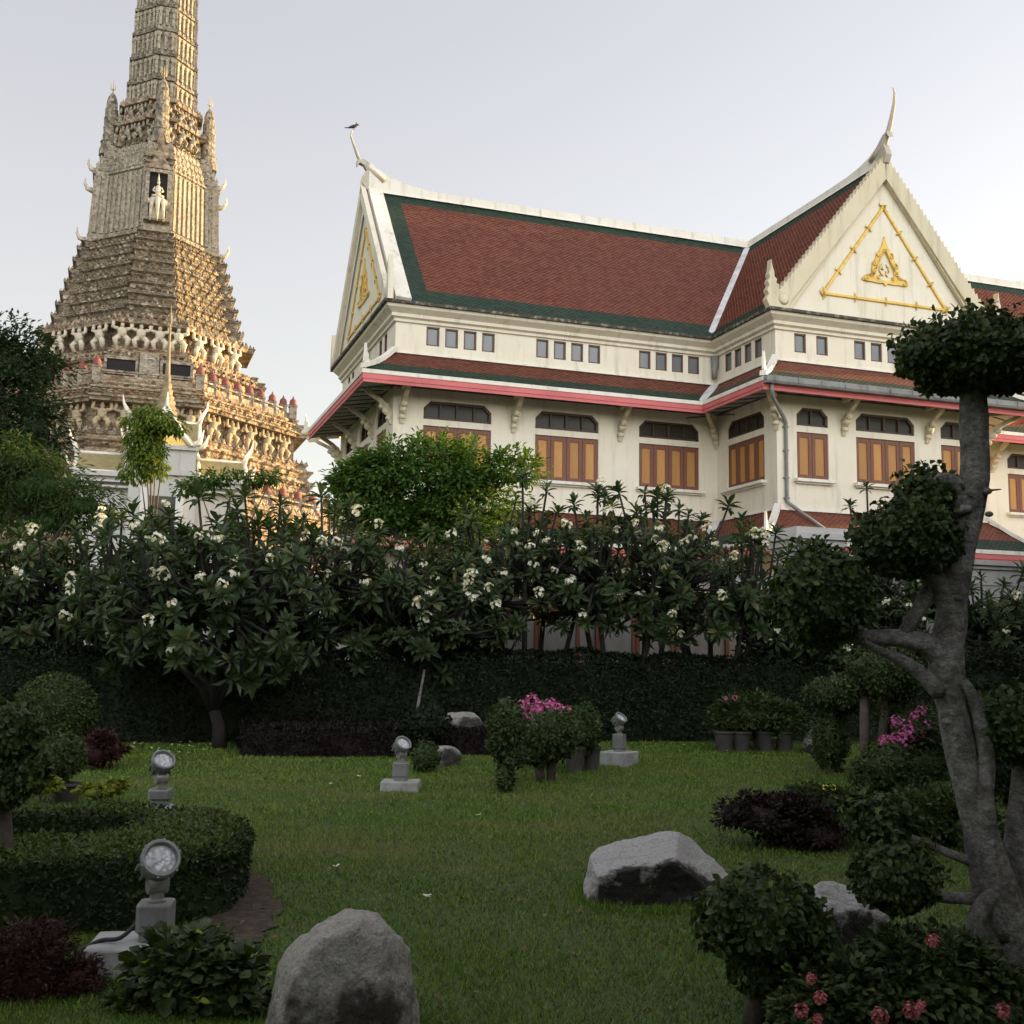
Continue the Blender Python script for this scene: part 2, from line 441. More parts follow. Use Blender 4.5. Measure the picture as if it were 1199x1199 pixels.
M['lf_feather'] = foliage('feathery_leaves', (0.030, 0.062, 0.017), (0.060, 0.105, 0.028), trans=0.3)
M['lf_red'] = foliage('dark_red_leaves', (0.028, 0.013, 0.012), (0.055, 0.022, 0.019), (0.11, 0.045, 0.03), trans=0.15)
M['lf_purple'] = foliage('purple_brown_leaves', (0.015, 0.011, 0.010), (0.034, 0.023, 0.019), trans=0.1)
M['lf_low_hedge'] = foliage('dark_maroon_leaves', (0.008, 0.006, 0.005), (0.018, 0.012, 0.010), trans=0.1)
M['lf_bright'] = foliage('lime_leaves', (0.13, 0.18, 0.025), (0.26, 0.29, 0.045), trans=0.3)
M['lf_litter'] = foliage('dry_leaf_litter', (0.09, 0.055, 0.025), (0.20, 0.14, 0.05), (0.30, 0.26, 0.09), trans=0.1)
M['fl_white'] = foliage('white_petals', (0.78, 0.76, 0.66), (0.84, 0.82, 0.74), trans=0.25)
M['fl_yellow'] = foliage('yellow_petals', (0.75, 0.62, 0.10), (0.82, 0.70, 0.16), trans=0.2)
M['fl_pink'] = foliage('magenta_petals', (0.55, 0.10, 0.36), (0.72, 0.26, 0.55), (0.8, 0.5, 0.6), trans=0.3)
M['fl_coral'] = foliage('coral_petals', (0.42, 0.085, 0.12), (0.55, 0.20, 0.22), trans=0.2)
M['terracotta'] = simple('grey_brown_pot', (0.055, 0.05, 0.045), 0.85, (0.09, 0.08, 0.07), 6, bump=0.2)
M['concrete'] = simple('pale_concrete', (0.42, 0.42, 0.40), 0.85, (0.20, 0.20, 0.18), 5, 0.45, 0.75, 0.4, 40)
M['lamp_metal'] = simple('grey_cast_metal', (0.26, 0.265, 0.255), 0.5, (0.17, 0.17, 0.16), 6, metal=0.3, bump=0.1)
M['lamp_neck'] = simple('warm_grey_metal', (0.30, 0.29, 0.26), 0.45, (0.2, 0.19, 0.17), 8, metal=0.4)
M['cable'] = simple('black_cable', (0.015, 0.015, 0.015), 0.5)
M['bird'] = simple('dark_feathers', (0.03, 0.028, 0.026), 0.7)
M['awning'] = simple('grey_corrugated_sheet', (0.36, 0.37, 0.37), 0.5, (0.22, 0.21, 0.20), 2, metal=0.3, mapping=(0.4, 4, 4))
M['door_panel'] = simple('grey_door_panel', (0.24, 0.23, 0.22), 0.5, (0.17, 0.165, 0.16), 2)
M['soil'] = simple('bare_soil', (0.040, 0.028, 0.018), 0.95, (0.11, 0.08, 0.05), 16, bump=1.0, bscale=40)
def lens_mat():
    m, nt, b, out = nodes_of('prismatic_lens')
    tc = N(nt, 'ShaderNodeTexCoord').outputs['Object']
    vo = N(nt, 'ShaderNodeTexVoronoi'); vo.inputs['Scale'].default_value = 34; nt.links.new(tc, vo.inputs['Vector'])
    r = ramp(nt, [(0.0, (0.86, 0.87, 0.86)), (0.7, (0.46, 0.475, 0.475))]); nt.links.new(vo.outputs['Distance'], r.inputs[0])
    nt.links.new(r.outputs[0], b.inputs['Base Color'])
    b.inputs['Roughness'].default_value = 0.12; b.inputs['Specular IOR Level'].default_value = 0.8
    bump_to(nt, b, vo.outputs['Distance'], 0.6, 0.02)
    return m
M['lens'] = lens_mat()
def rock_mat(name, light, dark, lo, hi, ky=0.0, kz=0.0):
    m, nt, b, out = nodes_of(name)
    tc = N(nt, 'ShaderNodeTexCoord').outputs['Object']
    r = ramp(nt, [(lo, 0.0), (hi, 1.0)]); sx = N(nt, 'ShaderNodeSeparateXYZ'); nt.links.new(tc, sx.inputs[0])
    st = math_n(nt, 'MULTIPLY_ADD', sx.outputs[1], -ky, math_n(nt, 'MULTIPLY_ADD', sx.outputs[2], -kz, noise_n(nt, tc, 3.4, 8, 0.66)))  # dark tone gathers towards the lower front, broken up by noise
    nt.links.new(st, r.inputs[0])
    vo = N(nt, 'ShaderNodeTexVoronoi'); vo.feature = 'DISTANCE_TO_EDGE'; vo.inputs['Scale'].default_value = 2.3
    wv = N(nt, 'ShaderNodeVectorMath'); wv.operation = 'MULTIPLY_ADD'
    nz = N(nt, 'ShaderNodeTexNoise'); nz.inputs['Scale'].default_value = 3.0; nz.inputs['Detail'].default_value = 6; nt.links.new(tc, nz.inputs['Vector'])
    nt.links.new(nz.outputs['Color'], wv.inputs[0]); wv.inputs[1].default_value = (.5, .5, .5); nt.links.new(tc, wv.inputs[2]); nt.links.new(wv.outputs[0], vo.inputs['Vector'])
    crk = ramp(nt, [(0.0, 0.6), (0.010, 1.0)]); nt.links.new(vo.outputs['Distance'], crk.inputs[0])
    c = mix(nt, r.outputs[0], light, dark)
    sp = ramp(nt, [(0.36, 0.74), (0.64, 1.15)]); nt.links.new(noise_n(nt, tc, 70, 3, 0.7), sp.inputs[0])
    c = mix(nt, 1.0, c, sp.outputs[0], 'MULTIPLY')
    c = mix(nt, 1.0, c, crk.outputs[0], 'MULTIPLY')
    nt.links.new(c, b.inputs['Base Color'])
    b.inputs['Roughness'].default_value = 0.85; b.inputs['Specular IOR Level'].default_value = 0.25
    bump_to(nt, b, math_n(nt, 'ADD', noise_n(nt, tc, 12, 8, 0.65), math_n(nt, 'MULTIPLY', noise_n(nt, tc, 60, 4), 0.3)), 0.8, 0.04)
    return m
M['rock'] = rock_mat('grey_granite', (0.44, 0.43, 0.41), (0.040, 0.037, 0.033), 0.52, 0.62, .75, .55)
M['rock_warm'] = rock_mat('warm_granite', (0.36, 0.345, 0.30), (0.045, 0.041, 0.035), 0.42, 0.60, .35, .45)

def lawn_nodes(nt):
    g = N(nt, 'ShaderNodeNewGeometry').outputs['Position']
    d = ramp(nt, [(0.44, 0.0), (0.70, 1.0)]); nt.links.new(noise_n(nt, g, 0.55, 7, 0.62, (0.7, 1.3, 1)), d.inputs[0])
    sp = N(nt, 'ShaderNodeSeparateXYZ'); nt.links.new(g, sp.inputs[0])
    zone = ramp(nt, [(0.30, 0.12), (0.45, 1.0), (0.72, 1.0), (0.95, 0.3)])
    nt.links.new(math_n(nt, 'DIVIDE', sp.outputs[1], 20.0), zone.inputs[0])
    return math_n(nt, 'MULTIPLY', d.outputs[0], zone.outputs[0]), noise_n(nt, g, 3.0, 5, 0.6)
def lawn_mat(name, blade):
    m, nt, b, out = nodes_of(name)
    dry, v = lawn_nodes(nt)
    if blade:
        g = N(nt, 'ShaderNodeNewGeometry')
        r = ramp(nt, [(0.0, (0.042, 0.092, 0.010)), (0.5, (0.110, 0.200, 0.020)), (0.9, (0.185, 0.30, 0.036)), (1.0, (0.34, 0.34, 0.10))])
        nt.links.new(g.outputs['Random Per Island'], r.inputs[0])
        c = r.outputs[0]
    else:
        c = mix(nt, v, (0.030, 0.052, 0.011), (0.062, 0.098, 0.020))
    c = mix(nt, math_n(nt, 'MULTIPLY', dry, 0.55), c, (0.25, 0.22, 0.075) if blade else (0.13, 0.10, 0.042))
    nt.links.new(c, b.inputs['Base Color'])
    b.inputs['Roughness'].default_value = 0.6; b.inputs['Specular IOR Level'].default_value = 0.25
    if not blade: bump_to(nt, b, v, 0.5, 0.05)
    return m
M['lawn'] = lawn_mat('lawn_ground', False)
M['grass'] = lawn_mat('grass_blades', True)

# ---------------------------------------------------------------- foliage geometry
T_SMALL = (np.array([(0, 0, 0), (-.5, .42, .10), (0, 1, -.06), (.5, .42, .10)], float), [(0, 3, 2), (0, 2, 1)])
T_LONG = (np.array([(0, 0, 0), (-.34, .3, .09), (0, .3, .02), (.34, .3, .09), (-.5, .66, .07), (0, .66, -.02), (.5, .66, .07), (0, 1, -.13)], float),
          [(0, 2, 1), (0, 3, 2), (1, 2, 5, 4), (2, 3, 6, 5), (4, 5, 7), (5, 6, 7)])
T_BLADE = (np.array([(-.5, 0, 0), (.5, 0, 0), (0, 1, .25)], float), [(0, 1, 2)])
T_PETAL = (np.array([(-.18, 0, 0), (.18, 0, 0), (.5, .6, .10), (0, 1, .02), (-.5, .6, .10)], float), [(0, 1, 2, 3, 4)])
def unit(a):
    return a / np.maximum(np.linalg.norm(a, axis=1, keepdims=True), 1e-9)
def leaf_arrays(P, D, U, L, W, tmpl):
    tv, tf = tmpl
    D = unit(D); S = unit(np.cross(D, U)); Nn = np.cross(S, D)
    n = len(P); k = len(tv)
    V = (P[:, None, :] + D[:, None, :] * (L[:, None] * tv[None, :, 1])[:, :, None]
         + S[:, None, :] * (W[:, None] * tv[None, :, 0])[:, :, None] + Nn[:, None, :] * (L[:, None] * tv[None, :, 2])[:, :, None]).reshape(-1, 3)
    return V, tf, n, k
class LM:
    """leaf clouds (numpy) plus an optional solid MB, into one mesh"""
    def __init__(s): s.parts = []; s.mb = MB()
    def leaves(s, P, D, U, L, W, tmpl=T_SMALL, mi=0):
        if len(P): s.parts.append((*leaf_arrays(P, D, U, L, W, tmpl), mi))
    def mesh(s, name, mats):
        verts = [np.array(s.mb.v, float).reshape(-1, 3)]; loops = []; tot = []; mis = []; sms = []
        off = len(s.mb.v)
        for f, mi, sm in zip(s.mb.f, s.mb.mi, s.mb.sm):
            loops.append(np.array(f)); tot.append(np.array([len(f)])); mis.append(np.array([mi])); sms.append(np.array([sm]))
        for V, tf, n, k, mi in s.parts:
            verts.append(V)
            base = (np.arange(n) * k + off)
            sizes = np.array([len(f) for f in tf])
            idx = np.concatenate([np.array(f) for f in tf])
            loops.append((base[:, None] + idx[None, :]).ravel())
            tot.append(np.tile(sizes, n)); mis.append(np.full(n * len(tf), mi)); sms.append(np.zeros(n * len(tf), bool))
            off += n * k
        V = np.concatenate(verts); Lp = np.concatenate(loops).astype(np.int32); T = np.concatenate(tot).astype(np.int32)
        me = bpy.data.meshes.new(name)
        me.vertices.add(len(V)); me.vertices.foreach_set('co', V.astype(np.float32).ravel())
        me.loops.add(len(Lp)); me.loops.foreach_set('vertex_index', Lp)
        me.polygons.add(len(T))
        st = np.zeros(len(T), np.int32); st[1:] = np.cumsum(T)[:-1]
        me.polygons.foreach_set('loop_start', st)
        try: me.polygons.foreach_set('loop_total', T)
        except Exception: pass
        for m in (mats if isinstance(mats, (list, tuple)) else [mats]): me.materials.append(m)
        me.polygons.foreach_set('material_index', np.concatenate(mis).astype(np.int32))
        me.polygons.foreach_set('use_smooth', np.concatenate(sms).astype(bool))
        me.update(); me.validate()
        return me
    def build(s, name, mats, parent=None, loc=(0, 0, 0), rz=0.0):
        return place(s.mesh(name, mats), name, parent, loc, rz)

def rdir(rng, n):
    v = rng.normal(size=(n, 3)); return unit(v)
def tight_crown(lm, c, r, n, L, W, rng, jit=0.06, core=0.86, tmpl=T_SMALL, mi=0, flatb=None, lump=0.10):
    """clipped (topiary) crown: leaves over a lumpy ellipsoid shell, a dark mass of leaves inside"""
    c = np.array(c, float); r = np.array(r if hasattr(r, '__len__') else (r,) * 3, float)
    d = rdir(rng, n)
    ph = rng.uniform(0, 6, 6)
    bumpf = 1 + lump * (np.sin(d[:, 0] * 5 + ph[0]) * np.sin(d[:, 1] * 5 + ph[1]) + np.sin(d[:, 2] * 6 + ph[2]) * np.cos(d[:, 0] * 7 + ph[3]) * 0.6)
    rad = bumpf * (1 - np.abs(rng.normal(size=n)) * jit + rng.normal(size=n) * jit * 0.35)
    P = d * rad[:, None] * r
    if flatb is not None: P[:, 2] = np.maximum(P[:, 2], -r[2] * flatb + rng.normal(size=n) * r[2] * 0.05)
    nd = unit(d / r)
    D = unit(nd * 0.55 + rdir(rng, n) * 0.9 + np.array([0, 0, -0.25]))
    U = unit(nd + rdir(rng, n) * 0.45)
    lm.leaves(P + c, D, U, L * rng.uniform(0.65, 1.25, n), W * rng.uniform(0.7, 1.2, n), tmpl, mi)
    if core:
        b = len(lm.mb.v)
        lm.mb.blob(c, tuple(r * core), 3, mi)
        for i in range(b, len(lm.mb.v)):
            p = np.array(lm.mb.v[i]) - c; dd = p / np.linalg.norm(p / r) / r if False else unit((p / r)[None])[0]
            f = 1 + lump * (math.sin(dd[0] * 5 + ph[0]) * math.sin(dd[1] * 5 + ph[1]) + math.sin(dd[2] * 6 + ph[2]) * math.cos(dd[0] * 7 + ph[3]) * 0.6)
            q = p * f
            if flatb is not None: q[2] = max(q[2], -r[2] * flatb * core)
            lm.mb.v[i] = tuple(q + c)
def loose_crown(lm, blobs, nclump, per, rc, L, W, rng, tmpl=T_SMALL, mi=0, droop=0.3, core=0.6, fill=0.25):
    """free-growing crown: clumps of leaves spread over the surface of several ellipsoids, gaps between"""
    ws = np.array([np.prod(np.array(b[1])) ** (2 / 3) for b in blobs]); ws /= ws.sum()
    for (c, r), w in zip(blobs, ws):
        c = np.array(c, float); r = np.array(r, float)
        k = max(4, int(nclump * w))
        d = rdir(rng, k); d[:, 2] = np.where(d[:, 2] < -0.55, -d[:, 2], d[:, 2])
        rad = rng.uniform(0.72, 1.08, k)
        rad[rng.uniform(size=k) < fill] *= 0.6
        CC = c + d * r * rad[:, None]
        cs = rc * rng.uniform(0.6, 1.3, k)
        idx = np.repeat(np.arange(k), per); n = len(idx)
        e = rdir(rng, n); e[:, 2] *= 0.6
        rr = rng.uniform(0.1, 1, n) ** 0.6
        P = CC[idx] + e * (cs[idx] * rr)[:, None]
        out = unit(d[idx] / r)
        D = unit(out * 0.5 + e * 0.9 + np.array([0, 0, -droop]) + rdir(rng, n) * 0.4)
        U = unit(np.array([0, 0, 1.0]) * 0.8 + out * 0.5 + rdir(rng, n) * 0.5)
        lm.leaves(P, D, U, L * rng.uniform(0.6, 1.25, n), W * rng.uniform(0.7, 1.2, n), tmpl, mi)
        if core: lm.mb.blob(c, tuple(r * core), 2, mi)
# ================================================================ SETTING
mb = MB()
mb.poly([(-900, -300, 0), (900, -300, 0), (900, 1500, 0), (-900, 1500, 0)])
tag(mb.build('lawn', M['lawn']), kind='structure')

# ================================================================ THE HALL
HRZ = R(19.2208)
HALL = Vector((6.53, 35.54, 0))
hall = empty('temple_hall', HALL, HRZ, 'large cream two storey temple hall with red tiled gable roofs and orange shutters', 'temple hall')
def h2w(p):
    return HALL + Matrix.Rotation(HRZ, 3, 'Z') @ Vector(p)
W0, W1X, XL, XR, DEP = -3.465, 7.5, -10.6, 18.1, 8.2
PATH = [(XL, DEP), (XL, 0), (0, 0), (0, W0), (W1X, W0), (W1X, 0), (XR, 0), (XR, DEP)]

def path_loft(m, path, prof, mis, uvscale=1.0, only=None):
    n = len(path)
    dirs = [(Vector(path[i + 1]) - Vector(path[i])).normalized() for i in range(n - 1)]
    nrm = [Vector((d.y, -d.x)) for d in dirs]
    off = []
    for i in range(n):
        if i == 0: off.append(nrm[0])
        elif i == n - 1: off.append(nrm[-1])
        else:
            a, b = nrm[i - 1], nrm[i]
            off.append((a + b) / (1 + a.dot(b)))
    s = [0.0]
    for p, q in zip(prof[:-1], prof[1:]): s.append(s[-1] + math.hypot(q[0] - p[0], q[1] - p[1]))
    for i in range(n - 1):
        if only is not None and i not in only: continue
        for k in range(len(prof) - 1):
            (o0, z0), (o1, z1) = prof[k], prof[k + 1]
            pts = []
            for j, o, z in ((i, o0, z0), (i + 1, o0, z0), (i + 1, o1, z1), (i, o1, z1)):
                p = Vector(path[j]) + off[j] * o
                pts.append(Vector((p.x, p.y, z)))
            uv = []
            for p, sv in zip(pts, (s[k], s[k], s[k + 1], s[k + 1])):
                uv.append(((Vector((p.x, p.y)) - Vector(path[i])).dot(dirs[i]), sv))
            m.poly(pts, mis[k], uv)

def wall_holes(m, o, ex, nrm, u0, u1, z0, z1, holes, depth=0.16, mi=0, mi_rev=0):
    o, ex, nrm = Vector(o), Vector(ex), Vector(nrm)
    us = sorted({u0, u1} | {h[0] for h in holes} | {h[1] for h in holes})
    zs = sorted({z0, z1} | {h[2] for h in holes} | {h[3] for h in holes})
    P = lambda u, z, d=0.0: o + ex * u + Vector((0, 0, z)) - nrm * d
    for ua, ub in zip(us[:-1], us[1:]):
        for za, zb in zip(zs[:-1], zs[1:]):
            uc, zc = (ua + ub) / 2, (za + zb) / 2
            if any(h[0] < uc < h[1] and h[2] < zc < h[3] for h in holes): continue
            m.poly([P(ua, za), P(ub, za), P(ub, zb), P(ua, zb)], mi)
    for a, b, c, d in [h[:4] for h in holes]:
        for (p, q) in (((a, c), (b, c)), ((b, c), (b, d)), ((b, d), (a, d)), ((a, d), (a, c))):
            m.poly([P(*p), P(*q), P(*q, depth), P(*p, depth)], mi_rev)

SB, ST, TB, TT = 6.80, 8.20, 8.39, 8.94
CB, CT = 10.59, 11.17
def big(u, w): return (u, u + w, SB, ST, 'b')
def vent(u): return (u, u + 0.40, CB, CT, 'v')
fac = {
 'left': dict(o=(0, 0, 0), ex=(1, 0, 0), n=(0, -1, 0), u=(XL, 0.0), wins=[(-9.70, 2.09, 4), (-6.21, 2.08, 4), (-2.75, 2.10, 4)],
              vents=[a + 0.575 * k for a in (-9.67, -6.21, -2.75) for k in range(4)]),
 'side': dict(o=(0, 0, 0), ex=(0, -1, 0), n=(-1, 0, 0), u=(0.0, -W0), wins=[(0.64, 2.15, 4)], vents=[0.55, 1.14, 1.73, 2.32]),
 'front': dict(o=(0, W0, 0), ex=(1, 0, 0), n=(0, -1, 0), u=(0.0, W1X), wins=[(0.68, 1.08, 2), (2.74, 2.12, 4), (5.84, 1.08, 2)],
               vents=[0.65, 1.41, 2.75, 3.35, 3.95, 4.55, 5.75, 6.50]),
 'inner': dict(o=(W1X, W0, 0), ex=(0, 1, 0), n=(1, 0, 0), u=(0.0, -W0), wins=[], vents=[]),
 'right': dict(o=(0, 0, 0), ex=(1, 0, 0), n=(0, -1, 0), u=(W1X, XR), wins=[(8.15, 2.1, 4), (11.63, 2.1, 4), (15.1, 2.1, 4)],
               vents=[a + 0.575 * k for a in (8.15, 11.63, 15.1) for k in range(4)]),
 'end': dict(o=(XL, 0, 0), ex=(0, -1, 0), n=(-1, 0, 0), u=(-DEP, 0.0), wins=[(-2.25, 1.35, 2), (-4.78, 1.35, 2), (-7.3, 1.35, 2)],
             vents=[-2.2, -1.5, -4.7, -4.0, -7.2, -6.5]),
 'farend': dict(o=(XR, 0, 0), ex=(0, 1, 0), n=(1, 0, 0), u=(0.0, DEP), wins=[], vents=[]),
 'back': dict(o=(0, DEP, 0), ex=(-1, 0, 0), n=(0, 1, 0), u=(-XR, -XL), wins=[], vents=[]),
}
wm = MB()
CH = 0.22
for f in fac.values():
    o, ex, n = Vector(f['o']), Vector(f['ex']), Vector(f['n'])
    holes = []
    for u, w, k in f['wins']: holes += [(u, u + w, SB, ST), (u, u + w, TB, TT)]
    for u in f['vents']: holes.append((u, u + 0.40, CB, CT))
    wall_holes(wm, o, ex, n, f['u'][0], f['u'][1], 0.0, 11.7, holes)
    for u, w, k in f['wins']:
        for sgn, uu in ((1, u), (-1, u + w)):    # the clipped upper corners of the fanlight
            P = lambda a, z, d: o + ex * a + Vector((0, 0, z)) - n * d
            tri = [(uu, TT), (uu + sgn * CH, TT), (uu, TT - CH)]
            wm.poly([P(a, z, 0.0) for a, z in tri]); wm.poly([P(tri[1][0], TT, 0), P(uu, TT - CH, 0), P(uu, TT - CH, .16), P(tri[1][0], TT, .16)])
wm.build('wall', M['cream'], hall)

def window_meshes(w, k):
    """local frame: x along the wall, y outward, z up, origin at lower left of the shutters on the wall face"""
    fr = MB(); t = 0.07; hs = ST - SB; y0 = -0.10
    fr.box((w / 2, -0.15, hs / 2), (w, 0.02, hs), mi=0)
    # fanlight frame and mullions
    b0, b1 = TB - SB, TT - SB
    c = CH
    out = [(0, b0), (w, b0), (w, b1 - c), (w - c, b1), (c, b1), (0, b1 - c)]
    for a, b in zip(out, out[1:] + out[:1]):
        d = Vector((b[0] - a[0], b[1] - a[1])); L = d.length
        mid = Vector((a[0] + b[0], 0, a[1] + b[1])) / 2
        inn = Vector((-d.y, 0, d.x)).normalized() * (t / 2)
        fr.box(mid + inn + Vector((0, -0.09, 0)), (L, 0.08, t), M=Matrix.Rotation(-math.atan2(d.y, d.x), 3, 'Y'), mi=1)
    for i in range(1, k):
        fr.box((w * i / k, -0.085, (b0 + b1) / 2), (0.055 if i != k / 2 else 0.08, 0.07, b1 - b0 - 0.1), mi=1)
    gl = MB(); gl.box((w / 2, -0.125, (b0 + b1) / 2), (w - 0.02, 0.012, b1 - b0 - 0.02))
    sh = MB(); lw = w / k; g = 0.012
    st, rl = 0.11, 0.13
    if k == 4: pass
    sh.box((g / 2 + st / 2, -0.07, hs / 2), (st, 0.05, hs - 0.03)); sh.box((lw - g / 2 - st / 2, -0.07, hs / 2), (st, 0.05, hs - 0.03))
    sh.box((lw / 2, -0.07, rl / 2 + 0.015), (lw - 2 * st - g, 0.05, rl)); sh.box((lw / 2, -0.07, hs - rl / 2 - 0.015), (lw - 2 * st - g, 0.05, rl))
    sh.box((lw / 2, -0.082, hs / 2), (lw - 2 * st - g, 0.02, hs - 0.03 - 2 * rl), mi=1)
    sl_ = MB(); sl_.box((w / 2, 0.05, -0.045), (w + 0.24, 0.30, 0.09)); sl_.box((w / 2, 0.02, -0.115), (w + 0.14, 0.16, 0.05))
    return (fr.mesh('window', [M['shutter_frame'], M['dark_frame']]), gl.mesh('fanlight_pane', M['glass']),
            sh.mesh('shutter', [M['shutter_frame'], M['shutter_panel']]), sl_.mesh('sill', M['white_trim']), lw)
_wc = {}
vm = MB()
for (cx_, cz_, sx_, sz_) in ((0.2, 0.02, .40, .045), (0.2, CT - CB - .02, .40, .045), (0.022, (CT - CB) / 2, .045, CT - CB), (0.378, (CT - CB) / 2, .045, CT - CB)):
    vm.box((cx_, -0.05, cz_), (sx_, 0.07, sz_))
vent_me = vm.mesh('vent_window', M['sash'])
vp = MB(); vp.box((0.2, -0.075, (CT - CB) / 2), (0.36, 0.012, CT - CB - 0.04)); vent_pane = vp.mesh('pane', M['vent_glass'])
for key, f in fac.items():
    ex = Vector(f['ex']); n = Vector(f['n']); rz = math.atan2(ex.y, ex.x)
    # local y must be the outward normal: mirror is avoided because n = ex rotated by -90 deg, so flip y in the loc frame
    for u, w, k in f['wins']:
        if (w, k) not in _wc: _wc[(w, k)] = window_meshes(w, k)
        fr, gl, sh, sl_, lw = _wc[(w, k)]
        base = Vector(f['o']) + ex * u + Vector((0, 0, SB))
        wo_ = place(fr, 'window', hall, base, rz, (1, -1, 1))
        place(gl, 'fanlight_pane', wo_, (0, 0, 0)); place(sl_, 'sill', wo_, (0, 0, 0))
        for i in range(k):
            s_ = place(sh, 'shutter', wo_, (lw * i, 0, 0))
    for u in f['vents']:
        v_ = place(vent_me, 'vent_window', hall, Vector(f['o']) + ex * u + Vector((0, 0, CB)), rz, (1, -1, 1))
        place(vent_pane, 'pane', v_, (0, 0, 0))

# cornice under the main roof
cm = MB()
path_loft(cm, PATH, [(0.004, 11.20), (0.07, 11.22), (0.07, 11.30), (0.16, 11.345), (0.16, 11.44), (0.20, 11.47), (0.34, 11.57), (0.36, 11.66)], [0] * 7)
cm.build('cornice', M['cream_trim'], hall)
cm = MB()
path_loft(cm, PATH, [(0.34, 11.655), (0.45, 11.66), (0.46, 11.74), (0.30, 11.76)], [0] * 3)
cm.build('eave_edge', M['mouldy'], hall)
# upper and ground floor tiled skirts
def skirt(z_top, z_e, out, name):
    m = MB()
    f = 0.62
    zm, om = z_top + (z_e - z_top) * f, 0.02 + (out - 0.02) * f
    path_loft(m, PATH, [(0.005, z_top + 0.06), (0.06, z_top + 0.055), (0.07, z_top)], [2, 2])
    path_loft(m, PATH, [(0.02, z_top), (om, zm)], [0], only=[0, 1, 2, 5, 6]); path_loft(m, PATH, [(0.02, z_top), (om, zm)], [3], only=[3, 4])
    path_loft(m, PATH, [(om, zm), (out, z_e)], [1])
    s = m.build(name, [M['red_tile'], M['green_tile'], M['white_trim'], M['orange_tile']], hall, recalc=False)
    m = MB()
    path_loft(m, PATH, [(out - 0.02, z_e - 0.10), (out + 0.035, z_e - 0.10), (out + 0.035, z_e + 0.015), (out - 0.05, z_e + 0.03)], [0] * 3)
    m.build('eave_strip', M['white_trim'], hall)
    m = MB()
    path_loft(m, PATH, [(out - 0.04, z_e - 0.10), (out + 0.01, z_e - 0.10), (out + 0.01, z_e - 0.25), (out - 0.012, z_e - 0.25), (out - 0.012, z_e - 0.345), (out - 0.05, z_e - 0.345), (out - 0.05, z_e - 0.1)], [0] * 6)
    m.build('fascia', M['pink'], hall)
    m = MB()
    path_loft(m, PATH, [(0.002, z_e - 0.08), (out - 0.05, z_e - 0.27)], [0])
    for i, (a, b) in enumerate(zip(PATH[:-1], PATH[1:])):
        a, b = Vector(a), Vector(b); L = (b - a).length; d = (b - a) / L; nr = Vector((d.y, -d.x))
        k = int(L / 0.62)
        for j in range(k + 1):
            u = j * L / k
            p = a + d * u + nr * (out / 2)
            m.box((p.x, p.y, z_e - 0.19), (out - 0.06, 0.045, 0.03), M=(Matrix.Rotation(math.atan2(nr.y, nr.x), 3, 'Z') @ Matrix.Rotation(0.165, 3, 'Y')), mi=1)
        p = (a + b) / 2 + nr * 0.02; m.box((p.x, p.y, z_e - 0.10), (L, 0.04, 0.05), math.atan2(d.y, d.x), mi=1)
    m.build('soffit', [M['soffit'], M['soffit_batten']], hall)
skirt(10.27, 9.40, 1.15, 'eave_roof')
skirt(5.85, 4.86, 1.15, 'lower_eave_roof')

# hip finials and raised hip ridges on the skirts
def hip(corner, off, z_top, z_e, out, name='hip_ridge'):
    c = Vector(corner); o = Vector(off)
    m = MB()
    p0 = Vector((c.x + o.x * 0.02, c.y + o.y * 0.02, z_top + 0.06)); p1 = Vector((c.x + o.x * out, c.y + o.y * out, z_e + 0.05))
    pts = [p0.lerp(p1, t) + Vector((0, 0, -0.10 * math.sin(PI * t))) for t in (0, .2, .4, .6, .8, 1.0)]
    dxy = o.normalized(); side = Vector((-dxy.y, dxy.x, 0))
    rings = []
    for q in pts: rings.append([q + side * .10, q - side * .10, q - side * .09 + Vector((0, 0, .13)), q + side * .09 + Vector((0, 0, .13))])
    m.loft(rings, 0, sm=False)
    # upright flame finial and small scroll behind it
    fl = [(0.02, 0), (-0.22, 0.02), (-0.16, .16), (-0.27, .22), (-0.14, .34), (-0.16, .5), (-0.03, .62), (-0.02, .82), (0.05, 1.0), (0.06, .7), (0.10, .4), (0.12, .15)]
    e = Vector((dxy.x, dxy.y, 0))
    m.prism([(u * .75, v * 0.62) for u, v in fl], p1 - e * 0.10 + Vector((0, 0, .1)), e, (0, 0, 1), 0.07)
    m.build(name, M['white_trim'], hall)
for z_top, z_e in ((10.27, 9.40), (5.85, 4.86)):
    hip((XL, 0), (-1, -1), z_top, z_e, 1.15); hip((0, W0), (-1, -1), z_top, z_e, 1.15); hip((W1X, W0), (1, -1), z_top, z_e, 1.15)
    hip((XL, DEP), (-1, 1), z_top, z_e, 1.15)
    for cxn, sgn in ((0, -1), (W1X, 1)):
        m = MB()
        a = Vector((cxn + sgn * .06, -.06, z_top + .02)); b = Vector((cxn + sgn * 1.13, -1.13, z_e + .03))
        side = Vector((0.75 * sgn, -0.75, 0)).cross(Vector((0, 0, 1))).normalized() * 0.12
        m.loft([[a + side, a - side, a - side + Vector((0, 0, .05)), a + side + Vector((0, 0, .05))], [b + side * 1.5, b - side * 1.5, b - side * 1.5 + Vector((0, 0, .05)), b + side * 1.5 + Vector((0, 0, .05))]], 0, sm=False)
        m.build('valley_gutter', M['flash'], hall)

